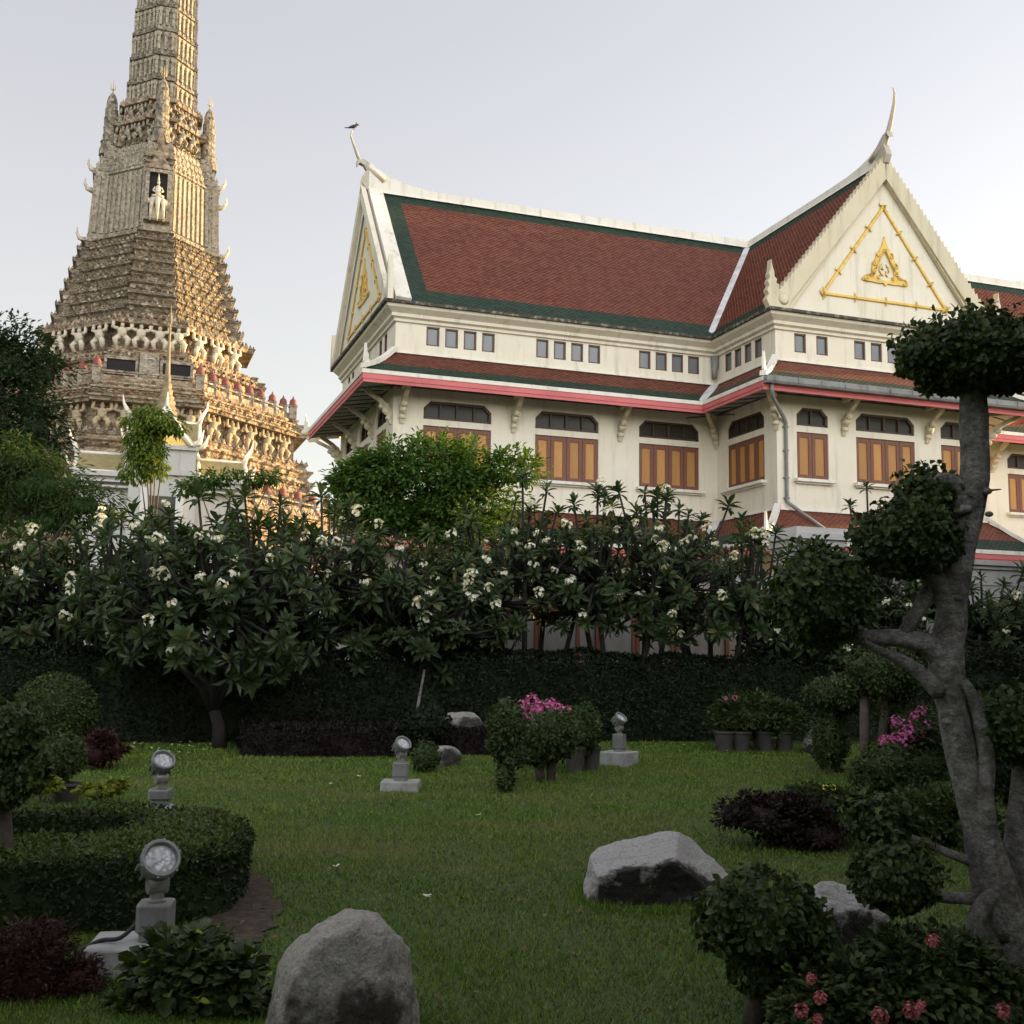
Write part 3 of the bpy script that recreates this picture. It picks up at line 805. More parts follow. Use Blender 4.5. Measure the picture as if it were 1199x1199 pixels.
# main roofs
YE, ZE, YR, ZR = -0.44, 11.74, 4.1, 16.88
XC = 3.75
SLEN = math.hypot(YR - YE, ZR - ZE); WL = math.hypot(XC + 0.44, ZR - ZE)
rm = MB()
def slope_panel(fn, uvpts, mi):
    rm.poly([fn(u, v) for u, v in uvpts], mi, uvpts)
fm = lambda u, t: Vector((u, YE + (YR - YE) * t, ZE + (ZR - ZE) * t))
def quad(fn, L, a0, a1, b0, b1, mi):  # (u at t0), (u at t1)
    (ua, ub, t0), (uc, ud, t1) = a0, a1
    pts = [(ua, t0), (ub, t0), (ud, t1), (uc, t1)]
    rm.poly([fn(u, t) for u, t in pts], mi, [(u, t * L) for u, t in pts])
vx = lambda t: -0.44 + (XC + 0.44) * t
vy = lambda t: YE + (YR - YE) * t
g = 0.10; x0 = -10.72; gb = 1.02
for mirror in (False, True):
    F = fm if not mirror else (lambda u, t: Vector((2 * XC - u, YE + (YR - YE) * t, ZE + (ZR - ZE) * t)))
    quad(F, SLEN, (x0, vx(0), 0), (x0, vx(g), g), 0, 0, 1)
    quad(F, SLEN, (x0, x0 + gb, g), (x0, x0 + gb, 1 - g), 0, 0, 1)
    quad(F, SLEN, (x0 + gb, vx(g), g), (x0 + gb, vx(1 - g), 1 - g), 0, 0, 0)
    quad(F, SLEN, (x0, vx(1 - g), 1 - g), (x0, vx(1), 1), 0, 0, 1)
    sg = 1 if not mirror else -1
    Wf = lambda u, t, sg=sg: Vector((XC - sg * (XC + 0.44) * (1 - t), u, ZE + (ZR - ZE) * t))
    yf = W0 - 0.40
    quad(Wf, WL, (yf, vy(0), 0), (yf, vy(g * .6), g * .6), 0, 0, 1)
    quad(Wf, WL, (yf, vy(g * .6), g * .6), (yf, vy(1 - g), 1 - g), 0, 0, 0)
    quad(Wf, WL, (yf, vy(1 - g), 1 - g), (yf, vy(1), 1), 0, 0, 1)
bk = lambda u, t: Vector((u, DEP + 0.44 - (DEP + .44 - YR) * t, ZE + (ZR - ZE) * t))
quad(bk, SLEN, (x0, 2 * XC - x0, 0), (x0, 2 * XC - x0, 1), 0, 0, 0)
roof = rm.build('roof', [M['red_tile'], M['green_tile']], hall, recalc=False)
# valleys, ridge caps
m = MB()
for sg in (1, -1):
    a = Vector((XC - sg * (XC + .44), YE, ZE + .02)); b = Vector((XC, YR, ZR + .02))
    a = a.lerp(b, 0.03); b = b.lerp(a, 0.02)
    d = (b - a).normalized(); side = d.cross(Vector((0, 0, 1))).normalized() * 0.16
    up = Vector((0, 0, .07))
    m.loft([[a + side, a - side, a - side + up, a + side + up], [b + side, b - side, b - side + up, b + side + up]], 0, sm=False)
m.build('valley_flashing', M['flash'], roof)
m = MB()
def cap_ring(p, w, h0, h1, axis):
    s_ = Vector((0, 1, 0)) if axis == 'x' else Vector((1, 0, 0))
    return [p + s_ * q + Vector((0, 0, z)) for q, z in ((w, h0), (w * .55, h0 + .10), (w * .5, h1), (-w * .5, h1), (-w * .55, h0 + .10), (-w, h0))]
rg = []
for x, dz in ((-10.72, .86), (-10.45, .66), (-10.1, .47), (-9.7, .33), (-9.2, .22), (-8.6, .15), (-7.5, .13), (XC, .13), (16.0, .13), (17.2, .22), (17.9, .47), (18.2, .8)):
    rg.append(cap_ring(Vector((x, YR, ZR)), .20, -.14, .06 + dz, 'x'))
m.loft(rg, 0, sm=False)
rg = []
for y, dz in ((-3.86, .62), (-3.6, .48), (-3.2, .30), (-2.7, .18), (-2.1, .12), (-1, .10), (YR, .10)):
    rg.append(cap_ring(Vector((XC, y, ZR)), .18, -.14, .06 + dz, 'y'))
m.loft(rg, 0, sm=False)
m.build('ridge_cap', M['white_trim'], roof)
# white verge bands at the ends of the long roof
for xx, w in ((-10.70, .44), (17.82, .44)):
    m = MB()
    for y0_, yb in ((YE, YR), (DEP + .44, YR)):
        a = Vector((xx, y0_, ZE + .02)); b = Vector((xx, yb, ZR + .02))
        d = (b - a).normalized(); nn = Vector((1, 0, 0)).cross(d).normalized(); nn = nn if nn.z > 0 else -nn
        m.loft([[p - Vector((.04, 0, 0)) - nn * .1, p + Vector((w, 0, 0)) - nn * .1, p + Vector((w, 0, 0)) + nn * .06, p - Vector((.04, 0, 0)) + nn * .10] for p in (a, b)], 0, sm=False)
    m.build('verge_band', M['white_trim'], roof)

# gables
def barge(m, o, ex, half, rise, wd, t, teeth=18, th=.13):
    """serrated bargeboard pair, in the plane (ex, z) about o (centre of the eave line)"""
    L = math.hypot(half, rise); d = Vector((half, rise)) / L; nrm_ = Vector((-d.y, d.x))
    out = [Vector((-half, 0))]
    for i in range(teeth):
        a = i / teeth; b = (i + 1) / teeth
        base = lambda q: Vector((-half, 0)) + d * (L * q)
        out += [base(a + .2 / teeth) + nrm_ * th * .35, base(a + .6 / teeth) + nrm_ * th * .55, base(b + .05 / teeth) + nrm_ * th, base(b - .04 / teeth) + nrm_ * th * .3]
    inner = [Vector((0, rise - wd / d.x)), Vector((-half + wd / d.y, 0))]
    poly = [(p.x, p.y) for p in out + inner]
    m.prism(poly, o, ex, (0, 0, 1), t)
    m.prism([(-u, v) for u, v in poly][::-1], o, ex, (0, 0, 1), t)
ped = MB()
for o, ex, half, hh in (((XC, W0 - 0.11, ZE + .02), (1, 0, 0), XC + .28, 4.85), ((XL - .02, YR, ZE + .02), (0, -1, 0), YR + .28, 4.85)):
    ped = MB(); ped.prism([(-half, 0), (half, 0), (0, hh)], o, ex, (0, 0, 1), 0.22); ped.build('pediment', M['cream'], hall)
ped = MB(); ped.prism([(-YR - .28, 0), (YR + .28, 0), (0, 4.85)], (XR + .02, YR, ZE + .02), (0, 1, 0), (0, 0, 1), .22)
ped.build('pediment', M['cream'], hall)
bgm = MB()
barge(bgm, (XC, W0 - .33, ZE - .02), (1, 0, 0), XC + .46, 5.22, .42, .20, 34)
# inner moulding of the front gable
L_ = math.hypot(XC, 4.8)
for sg in (1, -1):
    a = Vector((XC - sg * (XC - .28), W0 - .26, ZE)); b = Vector((XC, W0 - .26, ZR - .52))
    d = (b - a).normalized(); nn = Vector((-d.z, 0, d.x)) * sg
    bgm.loft([[p, p + nn * .16, p + nn * .16 + Vector((0, -.05, 0)), p + Vector((0, -.12, 0))] for p in (a, b)], 0, sm=False)
    hh = [(-.30, 0), (.34, 0), (.40, .16), (.34, .30), (.20, .36), (.16, .26), (.10, .30), (.08, .44), (.12, .52), (.02, .56), (.04, .68), (-.06, .72), (-.04, .84), (-.12, .90), (-.13, 1.06), (-.18, 1.2), (-.22, 1.42), (-.25, 1.1), (-.30, .98), (-.27, .86), (-.34, .74), (-.29, .62), (-.38, .48), (-.31, .36), (-.40, .2)]
    bgm.prism([(u * sg, v) for u, v in hh], (XC - sg * (XC + .16), W0 - .34, ZE), (1, 0, 0), (0, 0, 1), .22)
    bgm.lathe([(0.0, -.03), (.16, -.03), (.18, .0), (.10, .03), (0, .04)], (XC - sg * (XC - .02), W0 - .46, ZE + .26), 14, M=Matrix.Rotation(R(90), 3, 'X'))
bgm.build('bargeboard', M['ornament'], hall)
bgm = MB()
barge(bgm, (XL - .30, YR, ZE - .02), (0, -1, 0), YR + .46, 5.22, .30, .16, 1, .02)
for sg in (1, -1):
    hh = [(-.24, 0), (.25, 0), (.22, .3), (.05, .5), (-.05, .95), (-.12, 1.35), (-.2, .8)]
    bgm.prism([(u * sg, v) for u, v in hh], (XL - .30, YR - sg * (YR + .30), ZE - .02), (0, 1, 0), (0, 0, 1), .16)
bgm.build('bargeboard', M['cream_trim'], hall)

# gilded triangle and flame cartouche on each visible gable
def gilding(o, ex, half, zb, zt, emb, flip=1):
    o, ex = Vector(o), Vector(ex); ez = Vector((0, 0, 1)); nrm_ = ez.cross(ex) * -1
    nrm_ = ex.cross(ez)
    P = lambda u, v, d=0.0: o + ex * u + ez * v + nrm_ * d
    tri = MB()
    C = [(-half, zb), (half, zb), (0, zt)]
    for i, (a, b) in enumerate(zip(C, C[1:] + C[:1])):
        a, b = Vector(a), Vector(b); d = (b - a).normalized(); q = Vector((-d.y, d.x))
        w = .055
        tri.loft([[P(*(p + q * w), 0), P(*(p + q * w * .6), .05), P(*(p - q * w * .6), .05), P(*(p - q * w), 0)] for p in (a, b)], 0, sm=False)
        n_ = 4
        for k in range(n_ + (1 if True else 0)):
            c = a.lerp(b, k / n_)
            s_ = .15 if k == 0 else .11
            M3 = Matrix((ex, ez, nrm_)).transposed()
            tri.lathe([(0, .07), (s_ * .45, .07), (s_ * .6, .03), (s_ * .6, -.01), (0, -.01)], P(*c), 10, M=M3)
            for sg in (1, -1):
                tri.tube([P(*(c + q * sg * s_ * .5), .03), P(*(c + q * sg * s_ * 1.0 + d * .03), .04), P(*(c + q * sg * s_ * 1.35 - d * .03), .03)], [.03, .02, .006], 6)
    tri.build('gilded_triangle', M['gold'], hall)
    # cartouche
    e = MB()
    prof = [(0.0, 1.50), (.06, 1.30), (.14, 1.10), (.30, .88), (.36, .72), (.44, .62), (.50, .42), (.50, .26), (.44, .12), (.62, .10), (.74, .16), (.90, .02), (.74, -.05), (.55, -.02), (.25, -.05), (.08, -.02), (0, -.12)]
    inn = [(0.0, 1.02), (.16, .74), (.30, .46), (.34, .26), (.26, .12), (.10, .07), (0, .05)]
    outl = prof + [(-u, v) for u, v in prof[-2:0:-1]]
    hole = inn + [(-u, v) for u, v in inn[-2:0:-1]]
    s_ = emb[2]; cu, cv = emb[0], emb[1]
    # ring of quads between the outer flame and the inner opening
    n_ = 48
    def resample(pl):
        pl = pl + pl[:1]; ds = [0]
        for a, b in zip(pl[:-1], pl[1:]): ds.append(ds[-1] + math.hypot(b[0] - a[0], b[1] - a[1]))
        r_ = []
        for k in range(n_):
            t = ds[-1] * k / n_
            for i in range(len(ds) - 1):
                if ds[i] <= t <= ds[i + 1]:
                    f = (t - ds[i]) / max(1e-9, ds[i + 1] - ds[i]); r_.append((pl[i][0] + f * (pl[i + 1][0] - pl[i][0]), pl[i][1] + f * (pl[i + 1][1] - pl[i][1]))); break
        return r_
    A = resample(outl); B = resample(hole)
    rings = []
    for pts, dd in ((A, 0), (A, .05), (B, .05), (B, 0)):
        rings.append([P(cu + u * s_, cv + v * s_, dd) for u, v in pts])
    e.loft(rings + rings[:1], 0, caps=False, sm=False)
    def scroll(c, r, a0, turns, sgn, rad=.028):
        pts = []
        for k in range(13):
            a = a0 + sgn * turns * 2 * PI * k / 12; rr = r * (1 - .75 * k / 12)
            pts.append(P(cu + (c[0] + rr * math.cos(a)) * s_, cv + (c[1] + rr * math.sin(a)) * s_, .06))
        e.tube(pts, [rad * s_ * (1 - .5 * k / 12) for k in range(13)], 6)
    for sg in (1, -1):
        scroll((sg * .22, .86), .10, R(90), .9, -sg); scroll((sg * .38, .55), .09, R(90), .9, -sg); scroll((sg * .40, .30), .08, R(90), .9, -sg)
        scroll((sg * .70, .05), .11, R(90), 1.0, -sg); scroll((sg * .25, .16), .07, R(270), .8, sg)
        e.tube([P(cu + u * sg * s_, cv + v * s_, .06) for u, v in ((.03, 1.08), (.12, .86), (.24, .62), (.36, .40))], .022 * s_, 6)
    e.build('cartouche', M['gold'], hall)
    # the monogram inside
    g_ = MB()
    strokes = [[(-.10, .60), (-.19, .50), (-.20, .36), (-.12, .24), (-.06, .21)], [(-.09, .50), (-.13, .44), (-.06, .41), (-.08, .49)],
               [(.06, .57), (.10, .52), (.13, .50), (.15, .42), (.13, .33)], [(.02, .38), (.06, .35), (.03, .28), (.07, .22), (.11, .21)], [(.08, .55), (.04, .60)]]
    for st_ in strokes:
        g_.tube([P(cu + u * s_, cv + v * s_, .02) for u, v in st_], [.018 * s_] + [.026 * s_] * (len(st_) - 2) + [.014 * s_], 6)
    g_.build('monogram', M['gold'], hall)
gilding((XC, W0 - .225, 0), (1, 0, 0), 2.24, 12.42, 15.42, (0, 13.02, .98))
gilding((XL - .135, YR, 0), (0, -1, 0), 2.45, 12.42, 15.42, (0, 13.02, .98))

# roof horns
def horn(o, ex, pts, rad, bulb):
    m = MB()
    o, ex = Vector(o), Vector(ex)
    P = lambda u, v: o + ex * u + Vector((0, 0, v))
    m.tube([P(u, v) for u, v in pts], rad, 10, flat=.6)
    m.prism([(u, v) for u, v in bulb], o, ex, (0, 0, 1), .20)
    ob = m.build('roof_horn', M['horn'], hall)
    return ob
# front gable: u runs out over the gable
horn((XC, 0, 0), (0, -1, 0), [(3.30, 17.05), (3.62, 17.22), (3.84, 17.36), (3.92, 17.5), (4.02, 17.66), (4.14, 17.9), (4.26, 18.2), (4.36, 18.5), (4.40, 18.8), (4.36, 18.98), (4.30, 19.03)],
     [.20, .18, .13, .11, .10, .085, .07, .055, .045, .035, .015], [(3.45, 17.1), (3.72, 16.72), (3.95, 16.78), (4.06, 17.0), (4.0, 17.2), (3.9, 17.4), (3.92, 17.56), (4.10, 17.62), (4.16, 17.52), (4.10, 17.72), (3.9, 17.66), (3.7, 17.5), (3.4, 17.25)])
horn((0, YR, 0), (-1, 0, 0), [(10.2, 17.2), (10.55, 17.45), (10.75, 17.58), (10.88, 17.70), (11.0, 17.78), (11.1, 17.95), (11.2, 18.2), (11.3, 18.45), (11.36, 18.62), (11.34, 18.76), (11.28, 18.83)],
     [.22, .18, .13, .11, .10, .085, .07, .055, .045, .035, .02], [(10.35, 17.2), (10.62, 16.75), (10.82, 16.85), (10.96, 17.1), (10.92, 17.3), (10.80, 17.5), (10.9, 17.66), (11.05, 17.72), (11.13, 17.58), (11.13, 17.8), (10.9, 17.86), (10.6, 17.66), (10.3, 17.4)])

# eave brackets
bp = [(0, 0), (.04, -.02), (.10, .10), (.09, .26), (.20, .30), (.22, .42), (.14, .48), (.24, .54), (.36, .50), (.40, .58), (.32, .62), (.42, .70), (.56, .80), (.72, .90), (.84, 1.02), (.96, 1.04), (1.0, .98), (1.04, 1.06), (.98, 1.14), (.80, 1.14),
      (.62, 1.0), (.46, .88), (.30, .78), (.20, .68), (.12, .64), (.06, .50), (0, .46)]
m = MB()
m.prism([(u * .98, v * .92) for u, v in bp], (0, 0, 0), (1, 0, 0), (0, 0, 1), .13)
for c, r_ in (((.16, 0, .40), .11), ((.30, 0, .52), .08), ((.09, 0, .18), .07)):
    m.lathe([(0, -.09), (r_, -.085), (r_ * 1.15, 0), (r_, .085), (0, .09)], c, 10, M=Matrix.Rotation(R(90), 3, 'X'))
m.box((.55, 0, 1.06), (1.05, .10, .10), M=Matrix.Rotation(-.02, 3, 'Y'))
br_me = m.mesh('eave_bracket', M['ornament'])
brs = [((x, 0), R(-90)) for x in (-10.36, -6.92, -3.42, 7.9, 10.95, 14.4)] + [((x, W0), R(-90)) for x in (2.28, 5.30)]
brs += [((XL, y), R(180)) for y in (.25, 2.75, 5.35, 7.9)]
for (p, a) in brs: place(br_me, 'eave_bracket', hall, (p[0], p[1], 8.20), a)
for p, a in (((0, 0), R(225)), ((0, W0), R(225)), ((W1X, W0), R(-45)), ((W1X, 0), R(-45)), ((XL, DEP), R(135))):
    place(br_me, 'eave_bracket', hall, (p[0], p[1], 8.20), a, (1.35, 1, 1))
# gutter and downpipe on the wing
m = MB()
yg, z0 = W0 - 1.15 - .06, 9.33
m.loft([[Vector((x, yg + .03, z0 + .09)), Vector((x, yg + .03, z0 - .12)), Vector((x, yg - .14, z0 - .12)), Vector((x, yg - .17, z0 - .06)), Vector((x, yg - .17, z0 + .09)), Vector((x, yg - .145, z0 + .09)), Vector((x, yg - .14, z0 - .04)), Vector((x, yg, z0 - .06)), Vector((x, yg, z0 + .09))] for x in (-1.16, 8.66)], 0, sm=False)
for k in range(13): m.box((-.9 + k * .77, yg - .07, z0 + .02), (.03, .24, .17))
m.build('gutter', M['gutter'], hall)
m = MB()
m.tube([(-.92, yg - .02, 9.22), (-.92, yg - .02, 8.98), (-.80, yg + .10, 8.85), (.20, W0 - .10, 8.52), (.27, W0 - .07, 8.42), (.27, W0 - .07, 6.12), (.33, W0 - .12, 6.02), (1.25, W0 - 1.02, 5.0)], .055, 8)
for z in (8.3, 7.6, 6.8, 6.2): m.box((.27, W0 - .04, z), (.17, .1, .035))
m.build('downpipe', M['gutter'], hall)
m = MB()
m.tube([(-.13, -.13, 11.2), (-.13, -.13, 10.85), (-.18, -.18, 10.75), (-.18, -.18, 10.45)], [.14, .12, .09, .09], 8)
m.build('rain_spout', M['gutter'], hall)

# a bird on the tip of the left horn
tip = h2w((-11.28, YR, 18.83))
m = MB()
m.tube([(-.30, 0, .085), (-.17, 0, .09), (-.08, 0, .12), (.0, 0, .14), (.07, 0, .175), (.11, 0, .215), (.145, 0, .21), (.19, 0, .195)], [.012, .022, .05, .062, .052, .042, .028, .004], 8)
m.tube([(.09, 0, .24), (.085, 0, .275), (.10, 0, .31)], [.02, .012, .003], 6)
m.tube([(.01, .015, 0), (.01, .015, .09)], .008, 5); m.tube([(.02, -.015, 0), (.02, -.015, .09)], .008, 5)
b_ = m.build('bird', M['bird'], None, tip, R(5))
tag(b_, 'small dark crested bird perched on the tip of the left roof horn', 'bird')

# ================================================================ ANNEX in front of the hall
AY = -6.6
annex = empty('garden_annex', h2w((-6.5, AY, 0)), HRZ, 'low annex with brown framed doors under a grey corrugated awning before the hall', 'annex')
m = MB()
m.box((0, 1.1, 1.55), (8.6, 2.0, 3.1)); m.box((0, .05, 3.0), (8.8, .12, .35))
m.build('wall', M['annex_wall'], annex)
m = MB()
n_ = 150
rings = []
for i in range(n_ + 1):
    x = -4.5 + 9.3 * i / n_; dz = .018 * math.sin(i * PI / 1.0 * .5)
    rings.append([Vector((x, -.75, 3.40 + dz)), Vector((x, 2.2, 3.78 + dz)), Vector((x, 2.2, 3.765 + dz)), Vector((x, -.75, 3.385 + dz))])
m.loft(rings, 0, sm=False)
for k in range(5): m.box((-4.4 + k * 2.25, -.70, 3.30), (.05, .05, .14))
m.box((.15, -.74, 3.335), (9.25, .03, .09))
m.build('awning', M['awning'], annex)
dm = MB(); dp = MB()
for x in (0.03, .97): dm.box((x, -.02, 1.35), (.09, .08, 2.7))
for z in (.05, .95, 2.65): dm.box((.5, -.02, z), (.86, .08, .1))
dp.box((.5, .0, 1.35), (.88, .03, 2.6))
dme, dpe = dm.mesh('door', M['shutter_frame']), dp.mesh('panel', M['door_panel'])
for x in (-4.1, -3.05, -2.0, -.55, .5, 1.55, 2.95): 
    d_ = place(dme, 'door', annex, (x, .02, .02)); place(dpe, 'panel', d_, (0, 0, 0))

# ================================================================ GARDEN WALLS
def wall_run(name, pts, h, label, th=.3, cap=.16):
    m = MB()
    o = Vector(pts[0])
    for a, b in zip(pts[:-1], pts[1:]):
        a, b = Vector(a), Vector(b); d = b - a; c = (a + b) / 2; rz = math.atan2(d.y, d.x)
        m.box((c.x - o.x, c.y - o.y, h / 2 - .1), (d.length + th, th, h - .2), rz)
        m.box((c.x - o.x, c.y - o.y, h - .16), (d.length + th + .12, th + .12, .09), rz)
        m.box((c.x - o.x, c.y - o.y, h - .06), (d.length + th + .26, th + .26, .11), rz)
        m.box((c.x - o.x, c.y - o.y, h - .55), (d.length + th + .05, th + .05, .06), rz)
    w = m.build(name, M['white_wall'] if name == 'garden_wall' else M['grey_wall'], None, o)
    tag(w, label, 'wall'); return w
wall_run('garden_wall', [Vector((7.0, 25.15, 0)), Vector((16.0, 28.3, 0))], 3.95, 'white stepped garden wall behind the tall clipped tree at the right')
pw = MB(); 
for z, s_ in ((1.95, 1.0), (3.98, 1.12), (4.10, 1.28), (4.24, 1.42), (4.37, 1.30)): pw.box((0, 0, z if z > 2 else z), (s_, s_, .13 if z > 2 else 3.9))
pw_o = pw.build('wall_pier', M['white_wall'], None, Vector((6.55, 25.0, 0)), HRZ)
tag(pw_o, 'square white pier with a moulded cap where the garden wall ends', 'pier')
wall_run('perimeter_wall', [Vector((-19, 27.5, 0)), Vector((-1.0, 28.6, 0))], 3.55, 'long pale boundary wall behind the frangipanis at the left')
# ================================================================ THE PRANG (tiled tower)
TX, TY = -33.32, 100.0
prang = empty('prang_tower', (TX, TY, 0), HRZ, 'tall tiered prang tower of porcelain mosaic lit gold down its right side', 'tower')
def plan(r, bay=.26, chin=.86, nst=5, rot45=None):
    """cross plan with four bays and stepped corners between; r is the reach of a bay"""
    q = []
    a, c = bay * r, chin * r
    q.append((a, r)); q.append((a, c + (r - c) * .0))
    dx = (c - a) / nst
    x, y = a, c
    for i in range(nst):
        q += [(x + dx * .22, y), (x + dx, y - dx * .78)]
        x += dx; y -= dx
        q.append((x, y))
    q.append((r, a))
    pts = []
    for k in range(4):
        ca, sa = math.cos(-PI / 2 * k), math.sin(-PI / 2 * k)
        pts += [(u * ca - v * sa, u * sa + v * ca) for u, v in q]
    return pts
def stack(prof, name, mat, bay=.26, chin=.86, nst=5, beads=(), bead=(.34, .42), parent=None):
    m = MB()
    rings = []
    for z, r in prof: rings.append([Vector((x, y, z)) for x, y in plan(r, bay, chin, nst)])
    m.loft(rings, 0, sm=False)
    rng = random.Random(int(prof[0][0] * 10))
    for z, r in beads:   # rows of little upright antefixes along a ledge
        P = plan(r, bay, chin, nst); n = len(P)
        for i in range(n):
            a, b = Vector(P[i]), Vector(P[(i + 1) % n]); L = (b - a).length
            k = max(1, int(L / (bead[0] * 1.7)))
            rz = math.atan2(b.y - a.y, b.x - a.x)
            for j in range(k):
                p = a.lerp(b, (j + .5) / k)
                h = bead[1] * rng.uniform(.75, 1.2)
                w = bead[0]
                Mz = Matrix.Rotation(rz, 3, 'Z')
                bb = m.add([Vector((p.x, p.y, z)) + Mz @ Vector(q) for q in ((-w / 2, -.12, 0), (w / 2, -.12, 0), (w / 2, .12, 0), (-w / 2, .12, 0), (0, 0, h))])
                for t in ((0, 1, 4), (1, 2, 4), (2, 3, 4), (3, 0, 4)): m.face([bb + i_ for i_ in t])
    return m.build(name, mat, parent or prang)
def mouldings(z0, z1, r0, r1, n, amp):
    out = []
    for i in range(n):
        t0, t1 = i / n, (i + 1) / n
        za, zb = z0 + (z1 - z0) * t0, z0 + (z1 - z0) * t1; h = zb - za
        ra, rb = r0 + (r1 - r0) * t0, r0 + (r1 - r0) * t1
        out += [(za, ra), (za + h * .18, ra + amp * .2), (za + h * .30, ra + amp), (za + h * .45, ra + amp), (za + h * .52, rb + amp * .1), (za + h * .78, rb - amp * .35), (za + h * .86, rb), (za + h * .99, rb + amp * .3)]
    return out
LOW = dict(bay=.31, chin=.93, nst=7)
stack([(0, 20.5), (3, 20.5), (3.2, 19.5), (8, 18.6), (8.2, 18.0)] + mouldings(8.3, 12.9, 17.6, 17.2, 4, .35) + [(13.0, 17.6), (13.3, 17.6), (13.32, 14.0)], 'base_terrace', M['mos_mid'], **LOW, beads=((13.3, 17.4),))
stack([(13.0, 15.1)] + mouldings(13.1, 18.2, 15.0, 14.1, 5, .40) + [(18.3, 14.1), (18.5, 12.9), (20.6, 12.9), (20.7, 14.0)] + mouldings(20.8, 22.3, 13.9, 13.2, 2, .3) + [(22.4, 13.2), (22.5, 9)], 'lower_tier', M['mos_mid'], **LOW,
      beads=((14.2, 14.95), (16.2, 14.6), (18.3, 14.1), (21.6, 13.6)))
stack([(22.3, 10.9)] + mouldings(22.4, 23.6, 10.8, 10.5, 1, .2) + [(23.7, 10.0), (25.0, 9.9), (25.1, 10.3), (25.3, 10.4)] + mouldings(25.3, 26.2, 10.0, 9.6, 1, .25) + [(26.25, 9.5), (26.26, 7.6), (28.4, 7.5), (28.42, 9.1), (28.85, 9.3), (28.9, 7)], 'middle_tier', M['mos_mid'], **LOW, beads=((25.3, 10.2), (28.85, 9.1)))
stack([(28.8, 8.5)] + mouldings(28.9, 37.5, 8.2, 5.85, 8, .36) + [(37.6, 6.2), (37.65, 5)], 'stepped_pyramid', M['mos_dark'], bay=.25, chin=.85, nst=6, beads=[(28.9 + 8.6 / 8 * (k + .46), 8.46 - .29 * k) for k in range(8)], bead=(.26, .3))
stack([(37.5, 5.94), (37.8, 5.94), (37.85, 5.70), (38.3, 5.79), (38.4, 5.56), (44.0, 5.34), (44.1, 5.61), (44.4, 5.46), (44.5, 5.27), (45.0, 5.37), (45.1, 5.03), (45.7, 5.13), (45.8, 4.75), (46.5, 4.80), (46.6, 4.37), (47.0, 4.37), (47.05, 2.85)], 'tower_body', M['mos_light'], bay=.22, chin=.76, nst=7,
      beads=((44.4, 5.35), (45.0, 5.2), (45.7, 4.95), (46.5, 4.6)), bead=(.3, .4))
stack([(46.9, 3.7), (48.7, 3.5), (48.8, 4.1), (49.1, 4.1), (49.15, 3.3), (50.7, 3.2), (50.8, 3.7), (51.2, 3.6), (51.25, 2.5)], 'statue_stage', M['mos_mid'], bay=.34, chin=.86, nst=4, beads=((49.1, 3.95), (51.2, 3.4)), bead=(.28, .45))
sp = []
z = 51.1; r = 3.08
while z < 84:
    h = 2.45; rn = 3.08 - (z + h - 51.1) * .043 if z < 74 else max(.3, r - .45)
    sp += [(z, r * .97), (z + h * .80, rn * .985), (z + h * .81, rn * 1.05), (z + h * .90, rn * 1.07), (z + h * .92, rn * .98)]
    z += h; r = rn
stack(sp, 'spire', M['mos_spire'], bay=.32, chin=.88, nst=4, beads=[(51.1 + 2.45 * k + 2.2, (3.08 - (2.45 * k + 2.2) * .043) * 1.0) for k in range(8)], bead=(.26, .62))

m = MB()
for k in range(9):
    zb = 51.1 + 2.45 * k; rr = 3.08 - 2.45 * k * .043
    P = plan(rr * .985, .32, .88, 4); n = len(P)
    for i in range(n):
        a, b = Vector(P[i]), Vector(P[(i + 1) % n]); L = (b - a).length
        if L < .12: continue
        kk = max(1, round(L / .52))
        rz = math.atan2(b.y - a.y, b.x - a.x)
        for j in range(kk):
            p = a.lerp(b, (j + .5) / kk); w = min(.24, L / kk * .5)
            m.box((p.x, p.y, zb + .95), (w, .20, 1.7), rz)
            m.box((p.x, p.y, zb + 1.55), (w * 1.5, .26, .28), rz)
m.build('rib_band', M['mos_rib'], prang)
# four slim corner prangs around the spire
m = MB()
m.lathe([(1.0, 0), (1.0, .6), (.85, .65), (.85, 1.1), (.95, 1.2), (.72, 1.4), (.74, 1.9), (.66, 2.0), (.72, 2.6), (.66, 2.7), (.70, 3.4), (.62, 3.5), (.64, 4.2), (.55, 4.3), (.52, 4.9), (.40, 5.3), (.22, 5.6), (.06, 5.75)], (0, 0, 0), 12, sm=False)
sm_me = m.mesh('small_spire', M['mos_spire'])
m = MB()
m.tube([(0, 0, 5.7), (0, 0, 6.9)], [.06, .02], 6)
for a in (0, PI / 2):
    for sg in (1, -1):
        e = Vector((math.cos(a), math.sin(a), 0)) * sg
        m.tube([Vector((0, 0, 5.95)), e * .22 + Vector((0, 0, 6.05)), e * .22 + Vector((0, 0, 6.55))], [.05, .05, .015], 5)
fin_me = m.mesh('trident', M['gold_leaf'])
for k in range(4):
    a = PI / 2 * k
    s_ = place(sm_me, 'small_spire', prang, (math.cos(a) * 4.35, math.sin(a) * 4.35, 46.3), 0, (.9, .9, 1.08))
    place(fin_me, 'trident', s_, (0, 0, 0))

